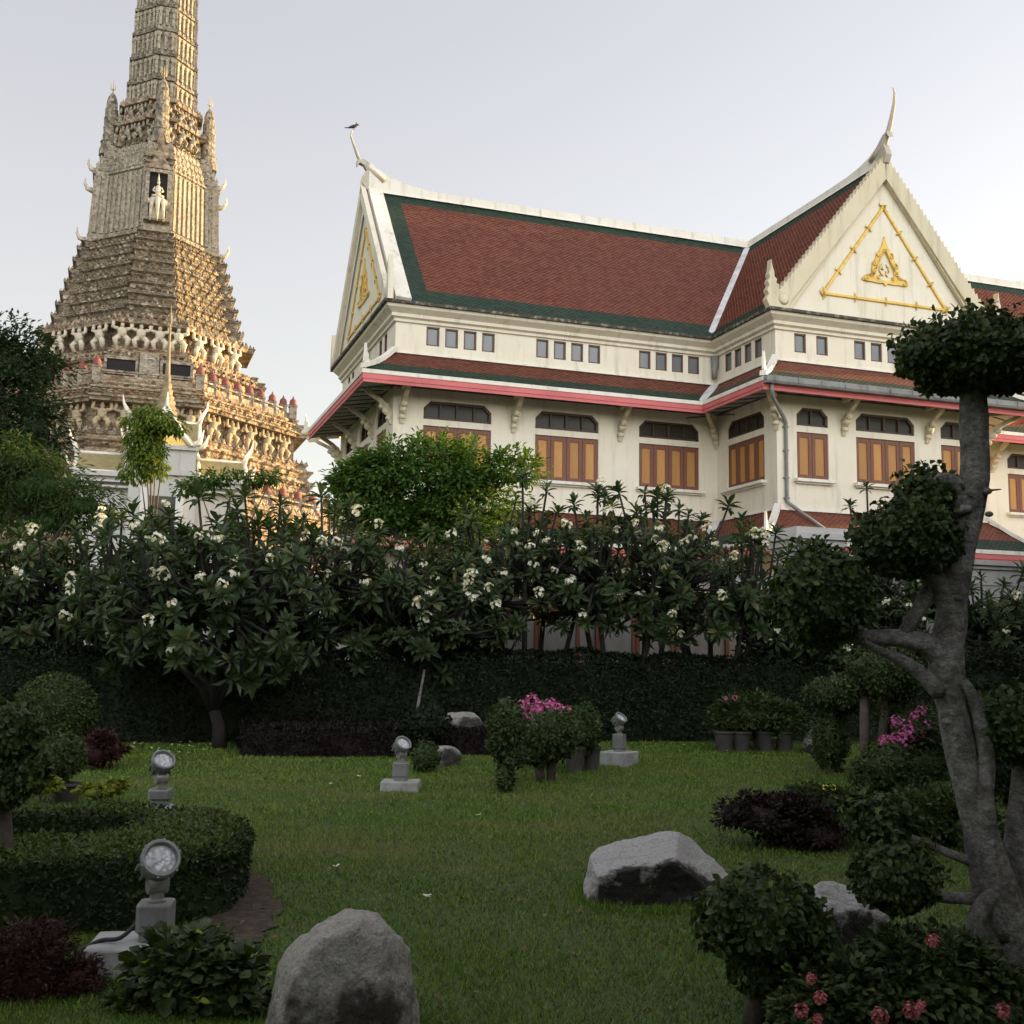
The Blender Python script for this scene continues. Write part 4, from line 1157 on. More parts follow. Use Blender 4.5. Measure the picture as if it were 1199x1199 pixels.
# figures carrying the tiers
def figure(h, mat):
    m = MB()
    m.tube([(0, 0, .42 * h), (0, -.02, .55 * h), (0, -.02, .70 * h), (0, 0, .78 * h)], [.17 * h, .16 * h, .20 * h, .10 * h], 8)
    m.blob((0, -.03 * h, .86 * h), (.09 * h, .10 * h, .11 * h), 1)
    m.tube([(0, 0, .92 * h), (0, 0, 1.04 * h)], [.09 * h, .03 * h], 6)
    for s_ in (1, -1):
        m.tube([(.07 * h * s_, 0, .45 * h), (.24 * h * s_, -.10 * h, .30 * h), (.17 * h * s_, 0, .02)], [.13 * h, .11 * h, .08 * h], 7)
        m.tube([(.15 * h * s_, 0, .72 * h), (.34 * h * s_, -.03 * h, .78 * h), (.30 * h * s_, 0, 1.02 * h)], [.09 * h, .075 * h, .07 * h], 7)
    return m.mesh('guardian_figure', mat)
fg_w = figure(2.2, M['statue']); fg_b = figure(2.1, M['statue_brown']); fg_s = figure(1.7, M['mos_light'])
def along(r, z, me, name, spacing, prm, quads, scale=1.0, minL=.5):
    P = plan(r, **prm); n = len(P); per = n // 4
    tot = 0
    order = range(n)
    for i in order:
        a, b = Vector(P[i]), Vector(P[(i + 1) % n]); mid = (a + b) / 2
        # only the sides turned to the garden
        wdir = Matrix.Rotation(HRZ, 2) @ mid
        if wdir.y > .12 * r: continue
        L = (b - a).length
        d = (b - a) / L; nr = Vector((-d.y, d.x));
        nr = nr if nr.dot(mid) > 0 else -nr
        if L < minL: continue
        k = max(1, int(round(L / spacing)))
        for j in range(k):
            p = a.lerp(b, (j + .5) / k)
            place(me, name, prang, (p.x, p.y, z), math.atan2(nr.y, nr.x) + PI / 2, scale); tot += 1
    return tot
P7 = dict(bay=.31, chin=.93, nst=7)
along(8.8, 26.3, fg_w, 'guardian_figure', 1.62, dict(bay=.34, chin=.9, nst=3), 0, minL=.9)
along(13.4, 18.5, fg_b, 'guardian_figure', 1.55, dict(bay=.31, chin=.93, nst=5), 0, minL=1.2)
along(3.75, 47.0, fg_s, 'guardian_figure', 1.2, dict(bay=.34, chin=.86, nst=2), 0, minL=.6)
along(3.5, 49.15, fg_s, 'guardian_figure', 1.2, dict(bay=.34, chin=.86, nst=2), 0, .85, minL=.6)
# terrace balustrade posts with dull red caps
m = MB(); m.box((0, 0, .55), (.62, .62, 1.1)); m.box((0, 0, 1.15), (.74, .74, .14)); post_me = m.mesh('balustrade_post', M['mos_light'])
m = MB(); m.lathe([(.40, 1.22), (.42, 1.30), (.30, 1.42), (.34, 1.55), (.26, 1.75), (.10, 1.90), (.04, 2.1), (.0, 2.15)], (0, 0, 0), 8); cap_me = m.mesh('cap', M['red_cap'])
for r_, z_ in ((12.7, 22.4), (17.0, 13.3)):
    rail = MB()
    P = plan(r_, .31, .93, 7); n = len(P)
    for i in range(n):
        a, b = Vector(P[i]), Vector(P[(i + 1) % n]); mid = (a + b) / 2
        L = (b - a).length; rz = math.atan2(b.y - a.y, b.x - a.x)
        rail.box((mid.x, mid.y, z_ + .30), (L, .3, .6), rz)
        if L > 1: rail.box((mid.x, mid.y, z_ + .95), (L, .22, .14), rz)
        wdir = Matrix.Rotation(HRZ, 2) @ a
        if wdir.y > .15 * r_: continue
        # posts at every outer corner
        if (i % (n // 4)) in (0, 1, 3, 6, 9, 12, 15, 18, 21, 22, n // 4 - 1) or True:
            if (i % (n // 4)) >= 2 and (i % (n // 4)) < n // 4 - 1 and (i % (n // 4)) % 3 != 1: continue
            p_ = place(post_me, 'balustrade_post', prang, (a.x, a.y, z_ + .05))
            place(cap_me, 'cap', p_, (0, 0, 0))
    rail.build('balustrade_wall', M['mos_mid'], prang)
# front bay fittings: stair, portal, niche with elephant heads
m = MB()
for k in range(20): m.box((0, -13.9 + k * .16, 18.5 + k * .35), (1.5, .5, .35))
m.box((-.95, -12.4, 21.9), (.28, 3.6, .5), M=Matrix.Rotation(R(62), 3, 'X')); m.box((.95, -12.4, 21.9), (.28, 3.6, .5), M=Matrix.Rotation(R(62), 3, 'X'))
m.build('stair', M['mos_light'], prang)
m = MB()
for x in (-2.15, 2.15):
    m.box((x, -10.95, 24.2), (2.3, .3, 1.0), mi=1); m.box((x, -11.05, 24.85), (2.6, .4, .25)); m.box((x, -11.05, 23.6), (2.6, .4, .25))
    for q in (-1.2, 1.2): m.box((x + q, -11.05, 24.2), (.22, .4, 1.3))
m.box((0, -10.9, 24.3), (1.3, .4, 2.4)); m.box((0, -11.12, 24.1), (.8, .06, 1.9), mi=2)
m.build('terrace_window', [M['mos_light'], M['void'], M['white_wall']], prang)
m = MB()
yb = -5.85
for x in (-.92, .92): m.box((x, yb, 43.0), (.34, .5, 4.6))
m.box((0, yb, 45.0), (2.3, .6, .3)); m.box((0, yb - .05, 40.6), (2.2, .7, .25))
m.box((0, yb + .16, 43.4), (1.5, .1, 3.6), mi=1)
for dz, s_ in ((45.2, 1.15), (46.3, 1.35)):
    pl = [(-s_, 0), (s_, 0), (s_ * .72, .35), (s_ * .45, .9), (s_ * .18, 1.6), (0, 2.5), (-s_ * .18, 1.6), (-s_ * .45, .9), (-s_ * .72, .35)]
    m.prism(pl, (0, yb - .25 + (.25 if dz > 46 else 0), dz), (1, 0, 0), (0, 0, 1), .25, mi=2)
niche = m.build('niche', [M['mos_light'], M['void'], M['mos_mid']], prang, (0, 0, -1.9))
m = MB()
for a in (-.42, 0, .42):
    b0 = Vector((a * .9, yb - .45 - (.2 if a == 0 else 0), 42.1))
    m.blob(b0, (.36, .45, .42), 2)
    m.tube([b0 + Vector((0, -.35, 0)), b0 + Vector((a * .25, -.62, -.5)), b0 + Vector((a * .35, -.60, -1.3)), b0 + Vector((a * .4, -.45, -1.9))], [.24, .18, .13, .08], 8)
    for s_ in (1, -1): m.blob(b0 + Vector((s_ * .36, .0, .0)), (.08, .2, .32), 1)
    for s_ in (1, -1): m.tube([b0 + Vector((s_ * .17, -.35, -.2)), b0 + Vector((s_ * .2, -.75, -.45))], [.07, .02], 6)
m.box((0, yb - .1, 41.3), (1.3, .7, 1.4))
m.build('elephant_heads', M['statue'], niche)
m = MB()
m.tube([(0, yb - .35, 42.5), (0, yb - .35, 42.9), (0, yb - .35, 43.4), (0, yb - .35, 43.65)], [.34, .24, .27, .1], 8)
m.blob((0, yb - .38, 43.85), (.15, .16, .2), 1); m.tube([(0, yb - .35, 44.0), (0, yb - .35, 44.7)], [.13, .02], 6)
for s_ in (1, -1):
    m.tube([(.26 * s_, yb - .35, 43.45), (.42 * s_, yb - .45, 43.1), (.2 * s_, yb - .65, 42.9)], [.09, .08, .06], 6)
    m.tube([(.1 * s_, yb - .4, 42.6), (.42 * s_, yb - .65, 42.55), (.15 * s_, yb - .8, 42.5)], [.15, .12, .08], 6)
m.build('seated_figure', M['statue'], niche)
# fluted pilasters on the body
m = MB()
P = plan(5.57, .22, .76, 7); n = len(P)
for i in range(n):
    a, b = Vector(P[i]), Vector(P[(i + 1) % n]); L = (b - a).length
    if L < .15: continue
    k = max(1, int(L / .55)); w_ = min(.15, L / k * .32)
    for j in range(k):
        p = a.lerp(b, (j + .5) / k); rz_ = Matrix.Rotation(math.atan2(b.y - a.y, b.x - a.x), 2)
        m.loft([[Vector((p.x * s_, p.y * s_, z_)) + (rz_ @ Vector((dx, dy))).to_3d() for dx, dy in ((-w_, -.14), (w_, -.14), (w_, .14), (-w_, .14))] for z_, s_ in ((38.5, 1.0), (43.9, .955))], 0, sm=False)
m.build('pilaster_band', M['mos_rib'], prang)
# serpents' horns that stick out from the side bays
m = MB()
for sgn in (1, -1):
    for z_, r_ in ((42.7, 5.5), (44.6, 5.3), (38.0, 5.9)):
        m.tube([(sgn * r_, -.4, z_), (sgn * (r_ + .5), -.5, z_ + .1), (sgn * (r_ + .75), -.5, z_ + .6), (sgn * (r_ + .7), -.5, z_ + 1.1)], [.28, .2, .12, .03], 6)
m.build('horn_ornament', M['statue'], prang)

# ================================================================ the white pavilion at the tower's foot
PV = Vector((-23.6, 75, 0))
pav = empty('roofed_pavilion', PV, HRZ, 'small white pavilion with gold tiled roofs and a slim gilded spire before the tower', 'pavilion')
m = MB()
m.box((0, 0, 6.3), (10.6, 4, 12.6)); m.box((0, -.2, 12.75), (10.9, 4.4, .3)); m.box((0, -.9, 6.4), (4.2, 4, 12.8)); m.box((0, -1.0, 12.95), (4.5, 4.3, .3)); m.box((0, -1.0, 13.8), (4.0, 4.0, 1.6)); m.box((0, -1.1, 14.6), (4.3, 4.3, .25))
for z_ in (11.9, 12.25): m.box((0, -.95, z_), (10.7, 3.4, .12)); 
m.build('wall', M['grey_wall'], pav)
m = MB(); m.box((0, -2.95, 10.4), (1.7, .1, 2.0)); m.build('window', M['glass'], pav)
m = MB()
for s_ in (1, -1): m.box((s_ * 1.1, -3.0, 10.6), (.5, .2, 2.6))
m.build('window_surround', M['white_wall'], pav)
def pav_roof(x0, x1, y0, y1, z0, h):
    m = MB()
    ym = (y0 + y1) / 2
    m.poly([(x0, y0, z0), (x1, y0, z0), (x1, ym, z0 + h), (x0, ym, z0 + h)], 0); m.poly([(x0, y1, z0), (x1, y1, z0), (x1, ym, z0 + h), (x0, ym, z0 + h)], 0)
    for a, b in (((x0, y0, z0), (x1, y0, z0)), ((x0, ym, z0 + h), (x1, ym, z0 + h)), ((x0, y0, z0), (x0, ym, z0 + h)), ((x1, y0, z0), (x1, ym, z0 + h)), ((x0, y1, z0), (x0, ym, z0 + h)), ((x1, y1, z0), (x1, ym, z0 + h))):
        m.tube([a, b], .13, 4, 1)
    for x, s_ in ((x0, -1), (x1, 1)):
        m.tube([(x, ym, z0 + h), (x + s_ * .15, ym, z0 + h + .5), (x + s_ * .45, ym, z0 + h + 1.0), (x + s_ * .55, ym, z0 + h + 1.6)], [.2, .16, .1, .02], 6, 1)
        m.tube([(x, y0, z0), (x + s_ * .3, y0 - .1, z0 + .2), (x + s_ * .55, y0 - .1, z0 + .9)], [.18, .14, .03], 6, 1)
        m.poly([(x, y0, z0), (x, y1, z0), (x, ym, z0 + h)], 1)
    m.build('roof', [M['yellow_tile'], M['white_trim']], pav)
pav_roof(-5.4, -2.3, -2.1, 2.0, 12.9, 1.5); pav_roof(2.3, 5.4, -2.1, 2.0, 12.9, 1.5); pav_roof(-2.2, 2.2, -3.0, 1.0, 14.7, 2.0)
m = MB()
for sg in (1, -1):
    m.tube([(-1.7 * sg, -3.2, 14.8), (-.9 * sg, -3.2, 15.7), (0, -3.2, 17.2)], [.25, .22, .2], 6)
    m.tube([(-1.7 * sg, -3.2, 14.8), (-2.2 * sg, -3.2, 15.1), (-2.4 * sg, -3.2, 15.9)], [.22, .16, .03], 6)
m.tube([(0, -3.2, 17.0), (0, -3.3, 17.7), (0, -3.4, 18.2)], [.16, .1, .02], 6)
m.poly([(-1.6, -3.05, 14.8), (1.6, -3.05, 14.8), (0, -3.05, 17.0)], 1)
m.build('gable', [M['white_trim'], M['gold']], pav)
m = MB()
m.lathe([(1.45, 16.4), (1.45, 16.6), (1.1, 16.7), (1.2, 16.85), (1.0, 17.0), (1.05, 17.3), (.85, 17.4), (.92, 17.6), (.74, 17.75), (.78, 18.05), (.60, 18.15), (.66, 18.35), (.48, 18.5), (.52, 18.8), (.38, 18.95), (.42, 19.2), (.28, 19.4), (.31, 19.7), (.22, 19.9), (.17, 20.8), (.11, 22.2), (.07, 23.4), (.17, 23.6), (.15, 23.9), (.05, 24.4), (0, 24.9)], (0, 0, 0), 10, sm=False)
sp_o = m.build('spire', M['dull_gold'], pav, (0, -1, 0)); sp_o.scale = (.78, .78, 1)
# ================================================================ GARDEN
def in_poly(px, py, poly):
    poly = np.array(poly); inside = np.zeros(len(px), bool); j = len(poly) - 1
    for i in range(len(poly)):
        xi, yi = poly[i]; xj, yj = poly[j]
        c = ((yi > py) != (yj > py)) & (px < (xj - xi) * (py - yi) / (yj - yi + 1e-12) + xi)
        inside ^= c; j = i
    return inside
def hedge(name, poly, h, mat, label, cat, dens, L, W, seed, core_in=.04, group=None, round_=.06, tmpl=T_SMALL, top=None):
    rng = np.random.default_rng(seed)
    o = np.array([sum(p[0] for p in poly) / len(poly), sum(p[1] for p in poly) / len(poly)])
    q = [np.array(p[:2]) - o for p in poly]
    area = 0.5 * sum(q[i][0] * q[(i + 1) % len(q)][1] - q[(i + 1) % len(q)][0] * q[i][1] for i in range(len(q)))
    if area < 0: q = q[::-1]
    lm = LM()
    # solid mass of leaves inside
    n = len(q); inn = []
    for i in range(n):
        a, b, c = q[i - 1], q[i], q[(i + 1) % n]
        d1 = (b - a) / np.linalg.norm(b - a); d2 = (c - b) / np.linalg.norm(c - b)
        nn = np.array([d1[1], -d1[0]]) + np.array([d2[1], -d2[0]]); nn /= max(np.linalg.norm(nn), .3)
        inn.append(b - nn * core_in)
    rings = [[Vector((p[0], p[1], z)) for p in inn] for z in (0.0, h - core_in)]
    lm.mb.loft(rings, 0, sm=False)
    wob = rng.uniform(0, 6, 4)
    def bump(x, y, z): return (.09 * np.sin(x * 1.1 + wob[3]) * np.sin(x * 2.3 + wob[0]) if h > 1 else 0) + .025 * np.sin(x * 3.1 + wob[0]) * np.sin(y * 2.7 + wob[1]) + .02 * np.sin(x * 7.3 + z * 6 + wob[2])
    for i in range(n):
        a, b = q[i], q[(i + 1) % n]; L_ = np.linalg.norm(b - a); d = (b - a) / L_; nr = np.array([d[1], -d[0]])
        k = int(L_ * h * dens)
        if not k: continue
        t = rng.uniform(0, 1, k); z = rng.uniform(0, 1, k) ** .9 * h
        ins = np.where(z > h - round_, (round_ - np.sqrt(np.maximum(0, round_ ** 2 - (z - h + round_) ** 2))), 0)
        P = np.zeros((k, 3)); P[:, :2] = a + d * (t * L_)[:, None]; P[:, 2] = z
        off = bump(P[:, 0], P[:, 1], z) - ins - np.abs(rng.normal(size=k)) * .02
        P[:, :2] += nr * off[:, None]
        N3 = np.tile(np.array([nr[0], nr[1], 0.15]), (k, 1))
        D = unit(N3 * .5 + rdir(rng, k) * .9 + np.array([0, 0, .1])); U = unit(N3 + rdir(rng, k) * .35)
        lm.leaves(P, D, U, L * rng.uniform(.6, 1.25, k), W * rng.uniform(.7, 1.2, k), tmpl)
    A = np.array(q); mn, mx = A.min(0), A.max(0)
    k = int((mx - mn).prod() * dens)
    x = rng.uniform(mn[0], mx[0], k); y = rng.uniform(mn[1], mx[1], k)
    s_ = in_poly(x, y, A); x, y = x[s_], y[s_]; k = len(x)
    z = h + bump(x, y, 0) - np.abs(rng.normal(size=k)) * .02
    P = np.stack([x, y, z], 1); N3 = np.tile([0, 0, 1.0], (k, 1))
    D = unit(N3 * .35 + rdir(rng, k)); U = unit(N3 + rdir(rng, k) * .4)
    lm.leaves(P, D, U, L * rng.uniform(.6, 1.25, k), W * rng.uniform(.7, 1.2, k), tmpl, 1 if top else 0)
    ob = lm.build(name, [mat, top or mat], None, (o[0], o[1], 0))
    tag(ob, label, cat, group)
    return ob

# ---- soil bed, hedges
soil_poly = [gp(x, y) for x, y in ((225, 1095), (250, 1045), (285, 1015), (315, 1030), (332, 1060), (318, 1092), (285, 1108), (250, 1118))]
sp_ = []
for i in range(len(soil_poly)):
    a, b = soil_poly[i], soil_poly[(i + 1) % len(soil_poly)]
    for k in range(8):
        p = a.lerp(b, k / 8); q = Vector((p.x, p.y, 0)) * 9
        sp_.append((p.x + mnoise.noise(q) * .10, p.y + mnoise.noise(q + Vector((5, 3, 1))) * .10))
cen = np.mean(np.array(sp_), 0)
soil_in = [tuple(cen + (np.array(p) - cen) * .86) for p in sp_]
mb = MB(); mb.poly([(x, y, .012) for x, y in sp_]); 
tag(mb.build('soil_bed', M['soil']), kind='structure')
cpix = [(-60, 1009), (60, 1007), (150, 1003), (230, 996), (275, 988), (295, 972), (288, 957), (250, 946), (170, 940), (60, 941), (-60, 945), (-60, 952), (60, 950), (145, 951), (166, 958), (150, 968), (90, 977), (-60, 985)]
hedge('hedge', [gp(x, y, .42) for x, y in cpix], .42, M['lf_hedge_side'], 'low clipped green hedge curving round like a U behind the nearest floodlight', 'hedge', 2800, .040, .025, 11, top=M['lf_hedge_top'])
bl = [gp(-160, 872), gp(1330, 866)]
d_ = Vector((bl[1].x - bl[0].x, bl[1].y - bl[0].y)); dn = Vector((-d_.y, d_.x)).normalized()
bp_ = [(bl[0].x, bl[0].y), (bl[1].x, bl[1].y), (bl[1].x + dn.x * 1.1, bl[1].y + dn.y * 1.1), (bl[0].x + dn.x * 1.1, bl[0].y + dn.y * 1.1)]
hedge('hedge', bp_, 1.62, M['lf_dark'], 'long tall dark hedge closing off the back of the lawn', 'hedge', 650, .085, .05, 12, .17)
pp = [gp(282, 886), gp(440, 887), gp(585, 884), gp(585, 868), gp(440, 868), gp(282, 868)]
hedge('hedge', [(p.x, p.y) for p in pp], .40, M['lf_low_hedge'], 'knee high dark purple hedge along the foot of the back hedge', 'hedge', 900, .07, .035, 13)

# ---- grass blades
rng = np.random.default_rng(3)
TUFTS = []
for px, D, py, r0, r1, nb in ((403, 5.0, 1188, .36, .31, 900), (770, 7.75, 1060, .55, .42, 1300), (985, 6.6, 1110, .29, .26, 600)):
    p = at(px, py, D); TUFTS.append((p.x, p.y, r0, r1, nb))
for px, py, r0 in ((469, 925, .25), (725, 896, .26), (592, 927, .08), (645, 917, .1), (673, 905, .14), (691, 903, .14), (848, 881, .16), (868, 881, .16), (897, 881, .16), (918, 881, .16), (516, 900, .24)):
    p = gp(px, py); TUFTS.append((p.x, p.y, r0, r0, 260))
p = at(181, 1100, 5.95); TUFTS.append((p.x, p.y, .40, .30, 800))
p = at(1178, 1215, 5.3); TUFTS.append((p.x, p.y, .20, .18, 400))
def grass(n):
    # density falls with the square of the distance
    y0, y1 = 4.7, 21.5
    u = rng.uniform(size=n); y = y0 * (y1 / y0) ** u
    x = rng.uniform(-1, 1, n) * (.475 * y + .25)
    keep = ~(in_poly(x, y, soil_in) & (rng.uniform(size=n) < .93))
    x, y = x[keep], y[keep]; k = len(x)
    f = y / 5.0
    P = np.stack([x, y, np.zeros(k)], 1)
    D = unit(np.array([0, 0, 1.0]) + rng.normal(size=(k, 3)) * np.array([.55, .55, .1]))
    U = rdir(rng, k) * np.array([1, 1, .2])
    lm = LM()
    for cx_, cy_, r0, r1, nb in TUFTS:
        a = rng.uniform(0, 2 * PI, nb); q = rng.normal(1.0, .07, nb)
        Q = np.stack([cx_ + np.cos(a) * r0 * q, cy_ + np.sin(a) * r1 * q, np.zeros(nb)], 1)
        lm.leaves(Q, unit(np.array([0, 0, 1.0]) + rng.normal(size=(nb, 3)) * np.array([.4, .4, .1])), rdir(rng, nb) * np.array([1, 1, .2]), rng.uniform(.03, .085, nb), rng.uniform(.004, .007, nb), T_BLADE)
    lm.leaves(P, D, U, rng.uniform(.016, .036, k) * f ** .3 * (1 + .35 * np.sin(x * 2.3 + np.sin(y * 1.7) * 2) * np.sin(y * 2.9 + np.sin(x * 1.3) * 2)), rng.uniform(.0032, .0055, k) * f ** .9, T_BLADE)
    return lm
tag(grass(330000).build('grass', M['grass']), kind='stuff')
# fallen leaves
k = 170; yy = 5.2 * (20 / 5.2) ** rng.uniform(size=k); xx = rng.uniform(-1, 1, k) * .46 * yy
lm = LM(); D = rdir(rng, k); D[:, 2] *= .25
lm.leaves(np.stack([xx, yy, np.full(k, .03)], 1), D, rdir(rng, k) * .35 + np.array([0, 0, 1.0]), rng.uniform(.03, .07, k), rng.uniform(.018, .035, k), T_LONG)
tag(lm.build('fallen_leaves', M['lf_litter']), kind='stuff')
# fallen blossoms
lm = LM(); pts = []
for k in range(26): pts.append(gp(random.uniform(150, 262), random.uniform(871, 886)))
for (x, y) in ((420, 913), (388, 922), (500, 1058), (394, 1022), (850, 842 + 40), (770, 861), (800, 875), (560, 960)): pts.append(gp(x, y))
P = np.array([(p.x, p.y, .045) for p in pts]); P = np.repeat(P, 5, 0); k = len(P)
D = rdir(rng, k); D[:, 2] = np.abs(D[:, 2]) * .4
lm.leaves(P, D, rdir(rng, k) * .3 + np.array([0, 0, 1.0]), np.full(k, .035), np.full(k, .024), T_PETAL)
tag(lm.build('fallen_blossoms', M['fl_white']), kind='stuff')

# ---- frangipanis
def cluster_mesh(name, n, rad, pl, mat, seed, mat2=None):
    r_ = np.random.default_rng(seed); lm = LM()
    c = rdir(r_, n) * rad * r_.uniform(.6, 1, n)[:, None]
    ax = unit(c + np.array([0, 0, rad * .35]) + rdir(r_, n) * rad * .25)
    for k in range(5):
        a = 2 * PI * k / 5 + r_.uniform(0, 6, n)
        e1 = unit(np.cross(ax, rdir(r_, n) * .001 + np.array([.3, .9, .2]))); e2 = np.cross(ax, e1)
        rad_d = e1 * np.cos(2 * PI * k / 5)[..., None] if False else e1 * math.cos(2 * PI * k / 5) + e2 * math.sin(2 * PI * k / 5)
        lm.leaves(c, unit(rad_d + ax * .35), ax, np.full(n, pl) * r_.uniform(.8, 1.15, n), np.full(n, pl * .72), T_PETAL)
    return lm.mesh(name, [mat])
CL = [cluster_mesh('flower_cluster', n, .105, .045, M['fl_white'], s) for n, s in ((14, 1), (20, 2), (10, 3))]
def rosette(lm, tip, axis, n, L, rng):
    axis = np.array(axis, float); axis /= np.linalg.norm(axis)
    e1 = np.cross(axis, [.31, .2, .92]); e1 /= np.linalg.norm(e1); e2 = np.cross(axis, e1)
    i = np.arange(n); a = i * 2.39996 + rng.uniform(0, 6)
    el = np.radians(np.interp(i / n, [0, 1], [66, -30])) + rng.normal(size=n) * .2
    rd = np.cos(a)[:, None] * e1 + np.sin(a)[:, None] * e2
    D = np.cos(el)[:, None] * rd + np.sin(el)[:, None] * axis
    U = unit(np.sin(el)[:, None] * -rd + np.cos(el)[:, None] * axis)
    P = np.tile(np.array(tip), (n, 1)) - axis * (i / n * .07)[:, None]
    lm.leaves(P, D, U, L * rng.uniform(.65, 1.15, n), L * .32 * rng.uniform(.75, 1.2, n), T_LONG)
def frangipani(px, D, topy, rad, ntips, seed, label, nflow, front=False, extra=(), low=1.05, tipf=2.0):
    rng = np.random.default_rng(seed)
    b = at(px, 770, D); b.z = 0
    H = at(px, topy, D).z
    t = empty('frangipani_tree', b, 0, label, 'frangipani', 'frangipani trees along the back of the garden')
    lean = rng.uniform(-.25, .25, 2)
    fork = np.array([lean[0], lean[1], rng.uniform(.4, .8)])
    tips = []
    zc = (low + H) / 2 - .1; zr = (H - low) / 2
    ntips = int(ntips * tipf)
    while len(tips) < ntips:
        d = rdir(rng, 1)[0]
        if d[2] < -.9: continue
        f = rng.uniform(.55, 1.05) if rng.uniform() < .75 else rng.uniform(.2, .6)
        p = np.array([lean[0] + d[0] * rad * f, lean[1] + d[1] * rad * f * .95, zc + d[2] * zr * f * rng.uniform(.85, 1.12)])
        if all(np.linalg.norm(p - q) > .155 for q in tips): tips.append(p)
        elif rng.uniform() < .02: tips.append(p)
    for w in extra: tips.append(np.array(w - b))
    nl = 5
    limbs = []
    for k in range(nl):
        a = 2 * PI * k / nl + rng.uniform(-.4, .4)
        e = np.array([lean[0] + math.cos(a) * rad * .42, lean[1] + math.sin(a) * rad * .36, low + (H - low) * rng.uniform(.25, .5)])
        limbs.append(e)
    tr = MB()
    tr.tube([(0, 0, -.05), tuple(fork * .5 + np.array([.04, 0, 0])), tuple(fork)], [.13, .10, .085], 9)
    for e in limbs:
        m_ = (fork + e) / 2 + np.array([*(e[:2] - fork[:2]) * .22, -.12])
        tr.tube([tuple(fork * .8), tuple(fork * .6 + m_ * .4 + np.array([0, 0, .05])), tuple(m_), tuple(e)], [.075, .068, .055, .042], 7)
    lm = LM()
    for p in tips:
        e = min(limbs, key=lambda q: np.linalg.norm(q - p) + max(0, q[2] - p[2]) * 2)
        m_ = (e + p) / 2 + np.array([*(p[:2] - e[:2]) * .18, -.10])
        tr.tube([tuple(e), tuple(m_), tuple(p)], [.034, .027, .020], 5)
        ax = unit(((p - m_) * .8 + np.array([0, -.10, .16]))[None])[0]
        rosette(lm, p, ax, int(rng.integers(12, 19)), rng.uniform(.20, .34), rng)
    tr.build('trunk', M['bark_frangi'], t)
    lm.build('crown', M['lf_frangi'], t)
    # flower heads on the tips nearest the lawn
    order = sorted(range(ntips), key=lambda i: tips[i][1] * 1.0 - tips[i][2] * .25 + rng.uniform(0, 1.2))
    for i in order[:int(nflow * 1.35)]:
        p = tips[i] + np.array([rng.uniform(-.08, .08), -.24, .16])
        place(CL[int(rng.integers(3))], 'flower_cluster', t, tuple(p), rng.uniform(0, 6), rng.uniform(.65, 1.05))
    return t
FR = [
 (-25, 20.3, 640, 1.9, 60, 'frangipani with few blossoms cut off by the left edge of the photo', 9, ()),
 (105, 20.9, 596, 2.1, 80, 'frangipani with scattered blossoms beneath the feathery tree at far left', 13, ()),
 (262, 18.9, 572, 2.2, 95, 'wide frangipani left of centre whose forked trunk shows before the hedge', 16, ()),
 (385, 21.4, 585, 1.9, 75, 'frangipani in front of the fresh green broadleaf tree', 13, ()),
 (490, 21.3, 628, 1.7, 62, 'low frangipani with hanging blossoms below the broadleaf tree', 12, ()),
 (612, 22.0, 575, 1.9, 72, 'frangipani at the right flank of the broadleaf tree, under the middle shutters', 12, (at(612, 560, 20.4), at(640, 575, 20.4))),
 (716, 22.4, 566, 1.8, 72, 'frangipani with rosettes standing up against the cream wall under the third window', 13, (at(708, 582, 21.4), at(672, 590, 21.4), at(745, 600, 21.4))),
 (828, 22.9, 600, 1.7, 60, 'frangipani growing before the inner corner of the hall', 11, (at(806, 604, 22.4), at(853, 592, 22.4), at(880, 625, 22.4))),
 (925, 23.2, 662, 1.5, 52, 'frangipani in front of the white wall pier', 9, ()),
 (1050, 23.9, 615, 1.6, 52, 'tall frangipani sprouting behind the lower pads of the clipped tree', 8, (at(1015, 570, 23.3), at(995, 592, 23.3))),
 (1185, 24.0, 668, 1.9, 66, 'frangipani in front of the white garden wall at the right edge', 11, ()),
]
for i, (px, D, ty, rad, nt_, lab, nf, ex_) in enumerate(FR):
    frangipani(px, D, ty, rad + (.45 if i in (5, 6, 7) else 0), nt_, 100 + i, lab, nf, extra=ex_, low=1.75 if i in (5, 6, 7) else 1.1, tipf=2.3 if i in (5, 6, 7) else 2.9)

# ---- free-growing trees
def free_tree(name, D, blobs, basepx, mat, seed, label, cat, nclump, per, rc, L, W, tmpl=T_SMALL, bark='bark_dark', tr=.14, droop=.3, core=.55, fill=.25, group=None, depth=.8):
    rng = np.random.default_rng(seed)
    b = at(basepx, 770, D); b.z = 0
    s = D / FPX
    t = empty(name, b, 0, label, cat, group)
    bb = []
    for px, py, rx, ry in blobs:
        c = at(px, py, D + rng.uniform(-.3, .3)) - b
        bb.append((tuple(c), (rx * s, (rx + ry) / 2 * s * depth, ry * s)))
    lm = LM(); loose_crown(lm, bb, nclump, per, rc, L, W, rng, tmpl, 0, droop, core, fill)
    lm.build('crown', mat, t)
    m = MB()
    zf = min(c[2] for c, r in bb) * .6
    m.tube([(0, 0, -.05), (.03, .02, zf * .5), (0, 0, zf)], [tr, tr * .8, tr * .7], 8)
    for c, r in bb:
        mid = ((c[0]) * .4, c[1] * .4, (zf + c[2]) / 2)
        m.tube([(0, 0, zf - .05), mid, (c[0], c[1], c[2] + r[2] * .3)], [tr * .6, tr * .4, tr * .15], 6)
    m.build('trunk', M[bark], t)
    return t
